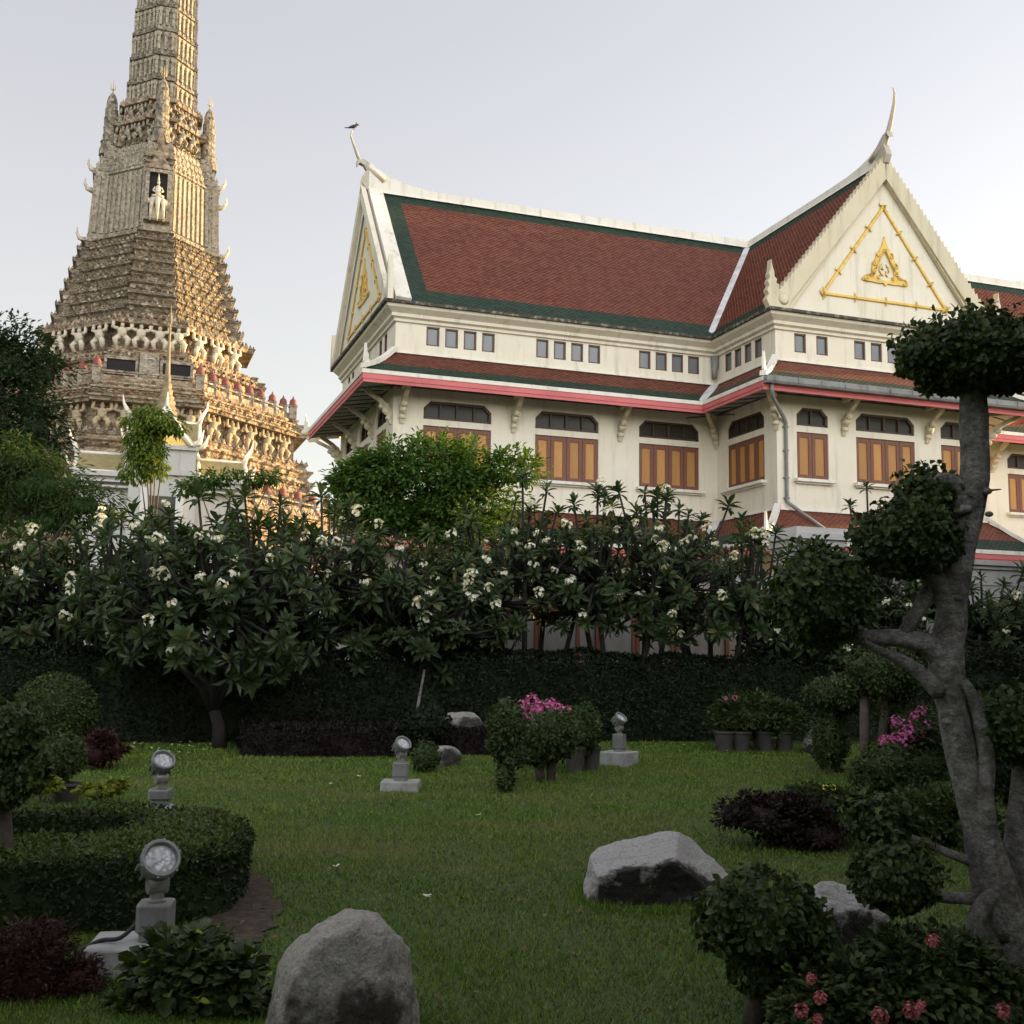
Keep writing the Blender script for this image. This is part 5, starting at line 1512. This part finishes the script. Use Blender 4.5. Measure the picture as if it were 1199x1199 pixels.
free_tree('broadleaf_tree', 24.5, [(500, 552, 78, 40), (440, 590, 55, 55), (545, 600, 62, 55), (598, 555, 34, 24), (420, 565, 34, 28), (490, 620, 80, 40)], 500, M['lf_broad'], 21,
          'bushy fresh green broadleaf tree in front of the left shuttered window', 'tree', 640, 30, .30, .16, .07, T_LONG, tr=.13, droop=.25, core=0)
free_tree('shade_tree', 27.0, [(5, 425, 52, 52), (-60, 470, 90, 90), (38, 505, 36, 50), (-20, 560, 80, 55), (48, 440, 28, 22)], -30, M['lf_tree'], 22,
          'tall dark tree reaching in from the left edge beside the tower', 'tree', 560, 34, .42, .17, .07, T_SMALL, tr=.3, droop=.35, core=.5)
free_tree('feathery_tree', 22.5, [(40, 570, 62, 40), (-30, 600, 70, 50), (98, 592, 36, 22), (10, 540, 50, 26), (60, 610, 60, 28)], 10, M['lf_feather'], 23,
          'drooping feathery green tree below the dark tree at the left edge', 'tree', 330, 30, .33, .16, .035, T_SMALL, tr=.12, droop=.7, core=.5)
free_tree('slender_tree', 24.0, [(176, 494, 28, 18), (196, 500, 18, 14), (170, 520, 21, 22), (163, 550, 19, 24), (182, 545, 12, 26)], 170, M['lf_vine'], 24,
          'slender yellow green tree with hanging leaves before the white pavilion', 'tree', 260, 18, .15, .12, .045, T_LONG, tr=.045, droop=1.0, core=0, fill=.2)
free_tree('spreading_sapling', 23.0, [(270, 562, 42, 8), (318, 562, 20, 8), (232, 572, 26, 12)], 262, M['lf_broad'], 25,
          'flat topped green sapling between the slender tree and the broadleaf tree', 'tree', 60, 20, .16, .13, .05, T_LONG, tr=.05, droop=.5, core=0)
# unseen trees added outside the frame at the right to shade the lawn
rng = np.random.default_rng(77)
shade = None
for i, p_ in enumerate((1.0, 4.5, 8, 11.5, 15, 18.0)):
    a_ = 1.13 * p_ + 6.2 + (2.0 if i % 2 else 0)
    x, y = a_ * .914 - p_ * .407, a_ * .407 + p_ * .914
    t = empty('added_shade_tree', (x, y, 0), rng.uniform(0, 6), 'unseen broad dark tree added at the right to shade the lawn', 'tree', 'unseen trees added beside the lawn for shade')
    r_ = np.random.default_rng(300 + i); h = 7.3 + (i % 3) * .7
    lm = LM(); loose_crown(lm, [((0, 0, h * .68), (2.7, 2.7, h * .32)), ((.9, .5, h * .45), (2.3, 2.3, h * .30)), ((-.8, -.6, h * .36), (2.3, 2.3, h * .28)), ((.3, .2, 1.0), (2.6, 2.6, 1.1))], 420, 24, .6, .28, .14, r_, T_SMALL, 0, .3, .8, .25)
    lm.build('crown', M['lf_tree'], t)
    m = MB(); m.tube([(0, 0, -.05), (.1, 0, h * .25), (0, 0, h * .6)], [.24, .2, .12], 8); m.build('trunk', M['bark_dark'], t)

# unseen trees added behind the camera to keep the fill glow off the garden
for i, (x, y) in enumerate(((-17, -5), (-11.5, -8.5), (-6.5, -6), (-1.5, -9.5), (3.5, -6.5), (8.5, -9), (13.5, -5), (-4, -14), (6, -14), (-14, -14), (15, -13), (-22, -10), (19, -8))):
    t = empty('added_shade_tree', (x, y, 0), rng.uniform(0, 6), 'unseen tall tree added behind the viewpoint to shade the garden', 'tree', 'unseen trees added on the near side for shade')
    r_ = np.random.default_rng(350 + i); h = 9.5 + (i % 3) * 1.1
    lm = LM(); loose_crown(lm, [((0, 0, h * .70), (3.1, 3.1, h * .30)), ((1.1, .5, h * .45), (2.6, 2.6, h * .28)), ((-1.0, -.6, h * .38), (2.6, 2.6, h * .28)), ((.2, .3, 1.3), (3.2, 2.8, 1.5))], 520, 26, .65, .28, .13, r_, T_SMALL, 0, .3, .8, .25)
    lm.build('crown', M['lf_tree'], t)
    m = MB(); m.tube([(0, 0, -.05), (.1, 0, h * .25), (0, 0, h * .6)], [.24, .2, .12], 8); m.build('trunk', M['bark_dark'], t)

# ---- the tall clipped tree at the right
DT = 5.3; ST_ = DT / FPX
tb = at(1178, 1215, DT); tb.z = 0
ct = empty('cloud_pruned_tree', tb, 0, 'tall grey barked tree clipped into round leafy pads, at right foreground', 'topiary tree')
m = MB()
def lpath(pts, D=DT, dd=None, n=10, jitter=True):
    P = [at(x, y, D + (dd[i] if dd else 0)) - tb for i, (x, y, r) in enumerate(pts)]
    m.tube(P, [r * D / FPX for x, y, r in pts], n)
def smooth(pts, k=3):
    out = []
    for i in range(len(pts) - 1):
        p0, p1, p2, p3 = pts[max(i - 1, 0)], pts[i], pts[i + 1], pts[min(i + 2, len(pts) - 1)]
        for j in range(k):
            t = j / k
            out.append(tuple(.5 * ((2 * b) + (-a + c) * t + (2 * a - 5 * b + 4 * c - d) * t * t + (-a + 3 * b - 3 * c + d) * t ** 3) for a, b, c, d in zip(p0, p1, p2, p3)))
    return out + [pts[-1]]
lpath(smooth([(1182, 1240, 34), (1182, 1150, 30), (1174, 1075, 28), (1154, 1000, 22), (1141, 950, 17), (1127, 890, 17), (1115, 830, 18), (1109, 785, 20), (1112, 735, 18), (1118, 690, 17), (1124, 645, 17), (1133, 600, 18), (1141, 560, 17), (1141, 510, 17), (1139, 470, 16), (1140, 430, 14), (1142, 400, 10)], 4), n=18)
lpath(smooth([(1176, 1100, 13), (1160, 1020, 11), (1154, 950, 10), (1155, 900, 9), (1149, 850, 9), (1137, 812, 7), (1120, 790, 5)]), dd=[-.06] * 19)
lpath(smooth([(1184, 1130, 25), (1192, 1040, 20), (1197, 960, 16), (1200, 900, 13), (1192, 860, 9)]), dd=[.05] * 13)
lpath(smooth([(1140, 1180, 11), (1139, 1110, 10), (1146, 1068, 10), (1166, 1045, 9)]), dd=[-.08] * 10)
lpath(smooth([(1106, 775, 16), (1085, 755, 13), (1052, 747, 11), (1020, 747, 10), (990, 742, 8), (968, 715, 6)]))
lpath(smooth([(1102, 812, 10), (1078, 788, 8), (1054, 772, 7), (1030, 762, 5), (1008, 750, 4)]), dd=[-.05] * 13)
lpath(smooth([(1116, 712, 16), (1102, 690, 14), (1084, 668, 12), (1068, 645, 9)]))
lpath([(1055, 748, 9), (1074, 715, 8), (1092, 682, 8)])
lpath(smooth([(1134, 585, 11), (1118, 566, 9), (1100, 562, 8), (1086, 578, 5)]))
lpath(smooth([(1165, 1058, 9), (1135, 1052, 7), (1100, 1050, 6), (1055, 1035, 5)]))
lpath(smooth([(1160, 1020, 7), (1120, 1002, 5), (1075, 985, 5), (1040, 970, 4)]))
for i_, v_ in enumerate(m.v):    # knots and swellings
    p = Vector(v_); q = mnoise.noise(p * 7.0) * .012 + mnoise.noise(p * 21) * .006
    m.v[i_] = (p.x + q, p.y + q * .5, p.z)
for x, y, r in ((1130, 596, 9), (1124, 598, 7), (1156, 575, 6), (1158, 602, 5), (1108, 845, 6), (1122, 700, 5)):
    c = at(x, y, DT - .07) - tb; m.blob(c, (r * ST_, r * ST_ * .8, r * ST_ * .7), 2)
m.tube([at(1150, 575, DT) - tb, at(1172, 573, DT) - tb], [.008, .003], 5)
m.build('trunk', M['bark'], ct)
pads = [(1143, 418, 90, 43, .80), (1087, 589, 38, 36, 2), (1061, 632, 54, 42, .9), (960, 699, 55, 57, .95), (1188, 848, 42, 38, 2), (1047, 1028, 44, 35, 2), (1034, 964, 37, 28, 2)]
for i, (x, y, rx, ry, fb) in enumerate(pads):
    r_ = np.random.default_rng(400 + i); lm = LM()
    c = at(x, y, DT + (-.04, .10, -.06, .0, .0, -.1, .1)[i]) - tb
    rr = (rx * ST_, (rx * .55 + ry * .45) * ST_, ry * ST_)
    area = 4 * PI * ((rr[0] * rr[1]) ** 1.6 / 3 + 2 * (rr[0] * rr[2]) ** 1.6 / 3) ** (1 / 1.6)
    tight_crown(lm, c, rr, int(area * 4600), .038, .028, r_, .07, .84, T_LONG, 0, fb, .11)
    # stray shoots above the clipped surface
    ns = 40 if i else 130
    d = rdir(r_, ns); d[:, 2] = np.abs(d[:, 2]); d = unit(d)
    base = np.array(c) + d * np.array(rr) * r_.uniform(.98, 1.08, ns)[:, None]
    idx = np.repeat(np.arange(ns), 5)
    lm.leaves(base[idx] + r_.normal(size=(len(idx), 3)) * .014 + d[idx] * r_.uniform(0, .05, len(idx))[:, None], rdir(r_, len(idx)) + d[idx] * .4, d[idx] + rdir(r_, len(idx)) * .5, r_.uniform(.03, .05, len(idx)), r_.uniform(.02, .034, len(idx)), T_LONG)
    lm.build('leaf_pad', M['lf_topiary'], ct)

# ---- clipped shrubs, bushes and potted plants
def shrub(name, D, blobs, basepx, mat, seed, label, cat, L, W, dens=1500, stems=(), loose=False, bark='bark_dark', group=None, flat=2, tmpl=T_SMALL, lump=.12, jit=.08, stemr=.04):
    r_ = np.random.default_rng(seed)
    b = gp(*basepx) if hasattr(basepx, '__len__') else at(basepx, 800, D)
    if hasattr(basepx, '__len__'): D = b.y
    b.z = 0; s = D / FPX
    t = empty(name, b, 0, label, cat, group)
    lm = LM()
    for px, py, rx, ry in blobs:
        c = at(px, py, D + r_.uniform(-.08, .08)) - b
        rr = (rx * s, (rx * .6 + ry * .4) * s, ry * s)
        area = 4 * PI * ((rr[0] * rr[1]) ** 1.6 / 3 + 2 * (rr[0] * rr[2]) ** 1.6 / 3) ** (1 / 1.6)
        if loose: loose_crown(lm, [(tuple(c), rr)], max(12, int(area * dens / 16)), 16, min(rr) * .35, L, W, r_, tmpl, 0, .1, .75, .2)
        else: tight_crown(lm, c, rr, int(area * dens), L, W, r_, jit, .84, tmpl, 0, flat, lump)
    lm.build('foliage', mat, t)
    m = MB(); cs = [at(px, py, D) - b for px, py, rx, ry in blobs]
    for c in (cs if not stems else []): m.tube([(0, 0, -.05), (c.x * .5, c.y * .5, max(.03, c.z * .5)), tuple(c)], [stemr, stemr * .8, stemr * .6], 7)
    for st_ in stems: m.tube([tuple((at(x, y, D) - b) if i else Vector(((at(x, y, D) - b).x, (at(x, y, D) - b).y, -.03))) for i, (x, y) in enumerate(st_)], stemr, 7)
    m.build('stem', M[bark], t)
    return t, D, b
def flowers(t, D, b, pts, me, scale=1.0):
    for i, (x, y) in enumerate(pts):
        c = at(x, y, D - .25 * 0) - b
        place(me, 'flower_cluster', t, tuple(c), i * 1.7, scale * (0.8 + .12 * (i % 4)))
PK = cluster_mesh('flower_cluster', 26, .11, .034, M['fl_pink'], 8)
COR = cluster_mesh('flower_cluster', 44, .036, .012, M['fl_coral'], 9)
YEL = cluster_mesh('flower_cluster', 8, .07, .03, M['fl_yellow'], 10)
def pot(loc, r, h, label, group=None):
    m = MB(); m.lathe([(r * .68, 0), (r * .80, h * .4), (r * .95, h * .88), (r * 1.08, h * .9), (r * 1.08, h), (r * .93, h), (r * .90, h * .9), (0, h * .88)], (0, 0, 0), 18)
    o = m.build('flower_pot', M['terracotta'], None, loc); tag(o, label, 'pot', group); sharp(o)
    return o

shrub('ball_shrub', 16.7, [(65, 832, 45, 42)], (65, 890), M['lf_hedge'], 501, 'big clipped ball shrub at the left back of the lawn', 'shrub', .06, .04, 1500, lump=.03, jit=.04)
shrub('clipped_shrub', 6.6, [(6, 860, 38, 36), (34, 900, 22, 26), (2, 914, 30, 28)], (4, 1082), M['lf_topiary'], 502, 'leafy clipped shrub on a dark stem cut by the left edge', 'shrub', .05, .034, 2600, stems=[[(4, 1085), (8, 1010), (4, 950), (10, 900)]], tmpl=T_LONG, stemr=.045)
shrub('potted_shrub', 12.0, [(72, 884, 24, 26), (58, 902, 22, 18)], (76, 938), M['lf_hedge'], 503, 'round leafy shrub growing in a low bowl pot behind the U hedge', 'shrub', .055, .036, 1600)
pot(gp(76, 940), .17, .20, 'low dark bowl pot behind the U hedge')
shrub('red_leaf_plant', 14.6, [(112, 882, 26, 20), (130, 876, 16, 14)], (116, 900), M['lf_red'], 504, 'dark red leafed plant at the edge of the lawn behind the lime leaves', 'plant', .09, .045, 900, loose=True)
for i, (bx, bl_, lab) in enumerate((((48, 928), [(46, 925, 16, 8), (60, 922, 10, 7)], 'small tuft of lime yellow leaves left of the bowl pot'), ((122, 930), [(110, 928, 18, 8), (132, 922, 14, 9)], 'wider tuft of lime yellow leaves right of the bowl pot'))):
    shrub('lime_plant', 11.0, bl_, (bx[0], bx[1] + 16), M['lf_bright'], 510 + i, lab, 'plant', .07, .04, 1100, loose=True, tmpl=T_LONG, stemr=.01)
shrub('leafy_bush', 5.35, [(224, 1152, 66, 50), (265, 1162, 38, 40), (150, 1198, 36, 30)], 215, M['lf_topiary'], 505, 'dark broad leafed bush at the foot of the nearest floodlight', 'bush', .075, .055, 1500, loose=True, tmpl=T_LONG, stemr=.02)
lm = LM()
shrub('red_bush', 5.55, [(30, 1146, 56, 54), (86, 1168, 30, 42), (0, 1160, 46, 52)], 45, M['lf_red'], 506, 'dark red fine leafed bush in the lower left corner', 'bush', .036, .015, 6500, loose=True, stemr=.02)
# lime coloured young leaves showing on the bush before the floodlight
lmx = LM(); r_ = np.random.default_rng(9)
for x, y in ((239, 1094), (231, 1170), (246, 1174), (296, 1120), (311, 1143), (318, 1150), (170, 1128)):
    c = np.array(at(x, y, 5.05)); lmx.leaves(c[None], np.array([[r_.normal() * .5, -.6, .4]]), np.array([[0, -.5, 1.0]]), np.array([.05]), np.array([.042]), T_LONG)
tb_ = bpy.data.objects.get('leafy_bush')
o_ = lmx.build('young_leaves', M['lf_bright'], tb_); o_.location = -tb_.location

# foreground topiary, ixora and the rest of the right side
t, D, b = shrub('clipped_shrub', 5.15, [(888, 1070, 64, 46), (940, 1090, 30, 34), (842, 1078, 24, 34), (884, 1130, 24, 30)], 884, M['lf_topiary'], 507, 'mushroom shaped clipped shrub on one stem before the middle boulder', 'shrub', .046, .033, 3400, stems=[[(882, 1230), (884, 1160), (888, 1090)]], tmpl=T_LONG, stemr=.05, flat=.8)
t, D, b = shrub('flowering_bush', 4.95, [(1000, 1170, 74, 48), (1090, 1150, 82, 52), (1160, 1190, 62, 50), (960, 1200, 50, 40)], 1070, M['lf_topiary'], 508, 'low bush with coral pink flower heads in the lower right corner', 'bush', .05, .028, 3000, loose=True, tmpl=T_LONG, stemr=.015)
flowers(t, D - .32, b, [(950, 1146), (961, 1168), (939, 1183), (1066, 1184), (1079, 1178), (1092, 1101), (1174, 1184), (1030, 1190), (958, 1194)], COR, .8)
shrub('purple_bush', 9.6, [(885, 955, 44, 22), (930, 965, 46, 30), (958, 978, 34, 26)], (915, 992), M['lf_purple'], 509, 'low purple brown bush spreading behind the middle boulder', 'bush', .06, .03, 2000, loose=True, stemr=.015)
t, D, b = shrub('green_bush', 10.2, [(960, 942, 44, 20), (1000, 955, 40, 26)], (985, 985), M['lf_hedge'], 520, 'green bush with one yellow flower head behind the purple bush', 'bush', .06, .036, 1900, loose=True, stemr=.015)
flowers(t, D - .3, b, [(966, 921), (975, 921)], YEL, .5)
shrub('green_bush', 9.9, [(1090, 958, 50, 26), (1130, 972, 40, 28), (1050, 965, 36, 24)], (1095, 992), M['lf_hedge'], 521, 'bright topped green bush behind the trunk of the clipped tree', 'bush', .06, .036, 1900, loose=True, stemr=.015)
# middle group on the lawn
shrub('leafy_column', 13.6, [(594, 846, 21, 25), (588, 868, 16, 18), (600, 880, 17, 17), (592, 908, 9, 17)], (592, 927), M['lf_topiary'], 522, 'narrow ragged clipped column standing alone on the lawn before the pink blossoms', 'shrub', .065, .042, 1500, lump=.18, jit=.12, stemr=.05)
shrub('clipped_shrub', 14.7, [(646, 860, 32, 26), (628, 882, 18, 12)], (645, 916), M['lf_topiary'], 523, 'round headed clipped shrub on a short stem right of the ragged column', 'shrub', .065, .042, 1400, stems=[[(645, 917), (646, 890), (646, 865)], [(634, 917), (630, 890)]], lump=.14, stemr=.06)
shrub('potted_shrub', 15.8, [(682, 853, 21, 27)], (682, 904), M['lf_hedge'], 524, 'upright light green shrub in a pot beside the pedestal floodlight farthest right', 'shrub', .065, .042, 1500)
pot(gp(673, 905), .15, .36, 'tall grey pot nearest the round headed clipped shrub', 'pots in the middle lawn group'); pot(gp(691, 903), .15, .34, 'tall grey pot nearest the farthest right floodlight', 'pots in the middle lawn group')
t, D, b = shrub('bougainvillea', 16.2, [(632, 848, 36, 20), (650, 872, 30, 22)], (640, 902), M['lf_topiary'], 525, 'magenta bougainvillea rising behind the round headed clipped shrub', 'bougainvillea', .06, .04, 1300, loose=True)
flowers(t, D - .28, b, [(612, 826), (622, 820), (630, 829), (640, 834), (652, 829), (660, 833), (618, 838), (630, 842), (645, 824), (607, 838)], PK, 1.0)
# stones and shrubs at the back
shrub('dark_shrub', 16.2, [(500, 848, 26, 18), (486, 862, 20, 14)], (500, 886), M['lf_dark'], 526, 'dark round shrub left of the small stone at the back', 'shrub', .07, .045, 1200)
shrub('dark_shrub', 15.6, [(498, 886, 16, 16)], (498, 905), M['lf_topiary'], 527, 'little dark shrub just behind the middle pedestal floodlight', 'shrub', .06, .04, 1400)
t, D, b = shrub('bougainvillea', 19.4, [(880, 838, 46, 24), (912, 846, 28, 24), (855, 846, 24, 20)], (885, 880), M['lf_hedge'], 528, 'wide bougainvillea with few pink blooms in a row of pots at the back', 'bougainvillea', .08, .05, 900, loose=True)
flowers(t, D - .5, b, [(850, 818), (860, 817)], PK, .5)
for i, (x, lab) in enumerate(((848, 'first grey pot from the left in the row under the wide bougainvillea'), (868, 'second grey pot from the left under the wide bougainvillea'), (897, 'third grey pot from the left under the wide bougainvillea'), (918, 'rightmost grey pot under the wide bougainvillea'))):
    pot(gp(x, 881), .18, .36, lab, 'pots in a row by the back hedge')
# right middle group
shrub('tiered_shrub', 13.9, [(985, 812, 42, 20), (972, 862, 20, 36)], (980, 905), M['lf_topiary'], 529, 'two tiered clipped shrub left of the magenta bougainvillea at right', 'shrub', .065, .042, 1300, lump=.16)
shrub('clipped_shrub', 13.2, [(1036, 788, 44, 30), (1004, 800, 20, 16)], (1025, 925), M['lf_topiary'], 530, 'round headed clipped shrub on two bare stems left of the tall clipped tree', 'shrub', .065, .042, 1300, stems=[[(1018, 925), (1012, 870), (1012, 800)], [(1022, 925), (1034, 860), (1038, 800)]], stemr=.06)
shrub('clipped_shrub', 12.4, [(1036, 898, 34, 24), (1020, 912, 22, 20)], (1032, 935), M['lf_topiary'], 531, 'low rounded shrub under the two stemmed clipped shrub', 'shrub', .06, .04, 1500)
t, D, b = shrub('bougainvillea', 13.4, [(1066, 852, 36, 34), (1085, 890, 40, 34)], (1075, 925), M['lf_topiary'], 532, 'tall magenta bougainvillea against the trunk of the clipped tree', 'bougainvillea', .06, .04, 1300, loose=True)
flowers(t, D - .35, b, [(1058, 858), (1060, 847), (1050, 864), (1040, 870), (1070, 838), (1078, 832), (1048, 845), (1062, 866), (1078, 858), (1035, 866), (1085, 850), (1066, 856)], PK, .72)
shrub('leafy_bush', 12.0, [(1170, 905, 40, 30), (1195, 920, 40, 30)], (1180, 945), M['lf_dark'], 533, 'dark bush at the right edge behind the clipped tree', 'bush', .06, .04, 1300, loose=True)
shrub('leafy_bush', 17.5, [(1160, 800, 55, 36), (1110, 830, 40, 34), (1190, 850, 40, 30)], (1150, 890), M['lf_dark'], 534, 'tall dark bush before the hedge at the far right', 'bush', .08, .05, 900, loose=True)

# ---- boulders
def boulder(D, cpx, size, cuts, seed, mat, label, base=None, rz=0, sub=6, amp=.06, zoff=0):
    bm = bmesh.new(); bmesh.ops.create_icosphere(bm, subdivisions=sub, radius=1.0)
    sx, sy, sz = size
    for v in bm.verts:
        p = v.co.copy()
        for nx, ny, nz, d, k in cuts:
            n_ = Vector((nx, ny, nz)).normalized(); e = p.dot(n_) - d
            if e > 0: p -= n_ * e * k
        q = p * 1.0
        p += p.normalized() * (mnoise.noise(q * 1.3 + Vector((seed, 0, 0))) * amp * 1.6 + mnoise.noise(q * 3.1 + Vector((0, seed, 0))) * amp * .7 + mnoise.noise(q * 8 + Vector((0, 0, seed))) * amp * .25 + mnoise.noise(q * 20) * amp * .10 + abs(mnoise.noise(q * 5 + Vector((seed, 3, 0)))) * amp * -.6 + mnoise.noise(q * 45) * amp * .05)
        v.co = Vector((p.x * sx, p.y * sy, p.z * sz))
    me = bpy.data.meshes.new('boulder'); bm.to_mesh(me); bm.free()
    for f in me.polygons: f.use_smooth = True
    me.materials.append(mat)
    b = at(cpx[0], cpx[1], D)
    o = place(me, 'boulder', None, (b.x, b.y, b.z if base is None else base), rz)
    tag(o, label, 'boulder'); return o
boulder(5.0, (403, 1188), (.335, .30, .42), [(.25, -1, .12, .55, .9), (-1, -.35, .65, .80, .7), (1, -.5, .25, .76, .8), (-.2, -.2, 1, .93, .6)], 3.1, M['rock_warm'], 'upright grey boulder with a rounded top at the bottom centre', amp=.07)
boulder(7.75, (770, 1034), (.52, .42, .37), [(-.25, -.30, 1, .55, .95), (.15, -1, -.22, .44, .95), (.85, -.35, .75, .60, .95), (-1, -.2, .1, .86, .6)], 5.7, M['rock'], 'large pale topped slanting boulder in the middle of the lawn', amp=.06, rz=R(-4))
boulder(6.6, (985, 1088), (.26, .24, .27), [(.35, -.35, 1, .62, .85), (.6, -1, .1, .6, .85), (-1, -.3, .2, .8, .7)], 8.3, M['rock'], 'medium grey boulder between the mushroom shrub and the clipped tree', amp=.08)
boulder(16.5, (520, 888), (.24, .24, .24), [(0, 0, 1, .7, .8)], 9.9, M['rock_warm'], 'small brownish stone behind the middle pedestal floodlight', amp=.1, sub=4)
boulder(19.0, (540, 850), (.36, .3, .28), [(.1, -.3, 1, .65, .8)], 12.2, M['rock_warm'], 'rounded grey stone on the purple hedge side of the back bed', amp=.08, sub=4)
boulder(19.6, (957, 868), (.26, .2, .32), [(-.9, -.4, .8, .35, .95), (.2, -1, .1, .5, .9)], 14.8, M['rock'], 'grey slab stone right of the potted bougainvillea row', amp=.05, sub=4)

# ---- pedestal floodlights
def head_mesh():
    s = .098
    m = MB()   # barrel, axis +x is the beam
    Mx = Matrix.Rotation(R(90), 3, 'Y')
    m.lathe([(0, -.105), (s * .55, -.10), (s * .80, -.075), (s * .90, -.03), (s * .93, .02), (s * 1.02, .03), (s * 1.02, .058), (s * .96, .066), (s * .84, .066), (s * .80, .055), (s * .78, .035)], (0, 0, 0), 28, M=Mx)
    for k in range(6):
        a = 2 * PI * k / 6 + .3
        m.box((.05, math.cos(a) * s * 1.0, math.sin(a) * s * 1.0), (.022, .013, .013), M=Matrix.Rotation(a, 3, 'X'))
    for k in range(9):
        a = PI * (.25 + 1.5 * k / 8) + PI / 2 * 0
        m.box((-.05, math.cos(a) * s * .86, math.sin(a) * s * .86), (.07, .012, .03), M=Matrix.Rotation(a + PI / 2, 3, 'X'))
    hm = m.mesh('lamp_head', M['lamp_metal'])
    m = MB(); m.lathe([(s * .80, .036), (s * .6, .046), (s * .3, .052), (0, .054)], (0, 0, 0), 28, M=Mx); ln = m.mesh('lens', M['lens'])
    return hm, ln
HEAD, LENS = head_mesh()
def floodlight(base, rz, aim, elev, label, slab, slabz, ped, pz, cable=False, tall=.20):
    t = empty('floodlight', base, 0, label, 'floodlight', 'pedestal floodlights round the lawn')
    m = MB(); m.box((0, 0, slabz / 2 - .02), (slab[0], slab[1], slabz + .04), rz); bevel(m.build('concrete_base', M['concrete'], t), .012)
    m = MB()
    prof = [(-.5, -.38), (-.38, -.5), (.38, -.5), (.5, -.38), (.5, .38), (.38, .5), (-.38, .5), (-.5, .38)]
    rot = Matrix.Rotation(rz, 3, 'Z')
    def ring(w, z): return [rot @ Vector((u * w, v * w, z)) for u, v in prof]
    m.loft([ring(ped * .82, slabz), ring(ped * .82, slabz + .05), ring(ped, slabz + .055), ring(ped, slabz + pz), ring(ped * .96, slabz + pz + .012)], 0, sm=False)
    m.box(rot @ Vector((ped * .12, -ped * .5, slabz + pz * .55)), (.004, .004, pz * .8), rz)
    bevel(m.build('pedestal', M['lamp_metal'], t), .006)
    z1 = slabz + pz
    m = MB()
    m.lathe([(.045, z1), (.05, z1 + .02), (.036, z1 + .03), (.036, z1 + .07), (.05, z1 + .075), (.05, z1 + .10), (0, z1 + .10)], (0, 0, 0), 16)
    Mr = Matrix.Rotation(aim, 3, 'Z')
    m.lathe([(.0, -.05), (.048, -.05), (.052, -.04), (.052, .04), (.048, .05), (0, .05)], Vector((0, 0, z1 + .10)), 16, M=Mr @ Matrix.Rotation(R(90), 3, 'X'))
    for s_ in (1, -1): m.box(Mr @ Vector((-.01, s_ * .035, 0)) + Vector((0, 0, z1 + .13)), (.05, .012, .10), aim)
    sharp(m.build('neck', M['lamp_neck'], t))
    hd = bpy.data.objects.new('lamp_head', HEAD); COL.objects.link(hd); hd.parent = t
    hd.location = (0, 0, z1 + tall)
    hd.rotation_euler = (Matrix.Rotation(aim, 3, 'Z') @ Matrix.Rotation(-elev, 3, 'Y')).to_euler()
    place(LENS, 'lens', hd, (0, 0, 0))
    if cable:
        m = MB(); m.tube(smooth([(-.07, -.05, slabz + .10), (-.14, -.10, slabz + .03), (-.24, -.08, slabz + .012), (-.30, -.14, slabz - .01), (-.31, -.17, .12), (-.30, -.2, .0)], 4), .011, 6); m.build('cable', M['cable'], t)
    return t
for me_ in (HEAD, LENS):
    bm = bmesh.new(); bm.from_mesh(me_)
    for e in bm.edges:
        if len(e.link_faces) == 2: e.smooth = e.calc_face_angle(0) < R(32)
    bm.to_mesh(me_); bm.free()
bx = MB()
b1 = at(181, 1100, 5.95); 
floodlight((b1.x, b1.y, 0), R(8), R(-60), R(30), 'nearest grey floodlight on a wide concrete block, before the U hedge', (.62, .40), b1.z, .175, .175, True, .205)
b2 = gp(188, 972)
b2 = at(188, 928, 9.75)
floodlight((b2.x, b2.y, 0), R(10), R(-55), R(42), 'grey floodlight rising just behind the U hedge', (.2, .2), b2.z - .10, .19, .12, False, .22)
b3 = gp(469, 925)
floodlight((b3.x, b3.y, 0), R(0), R(-52), R(42), 'floodlight on a small pedestal in the middle of the lawn, left of the ragged column', (.44, .40), .11, .19, .20, False, .20)
b4 = gp(725, 896)
floodlight((b4.x, b4.y, 0), R(-28), R(-42), R(46), 'floodlight farthest to the right, on a square concrete block', (.44, .44), .20, .17, .24, False, .22)

# thin trunk leaning by the hedge, its pale bark standing in for sunlight
a_, b_ = gp(481, 872), at(497, 784, gp(481, 872).y)
m = MB(); m.tube([(0, 0, -.03), tuple((b_ - a_) * .5), tuple(b_ - a_)], [.032, .028, .02], 7)
st_ = m.build('leaning_trunk', M['bark'], None, a_); tag(st_, 'thin leaning trunk in front of the dark hedge, coloured pale as if sunlit', 'stake')
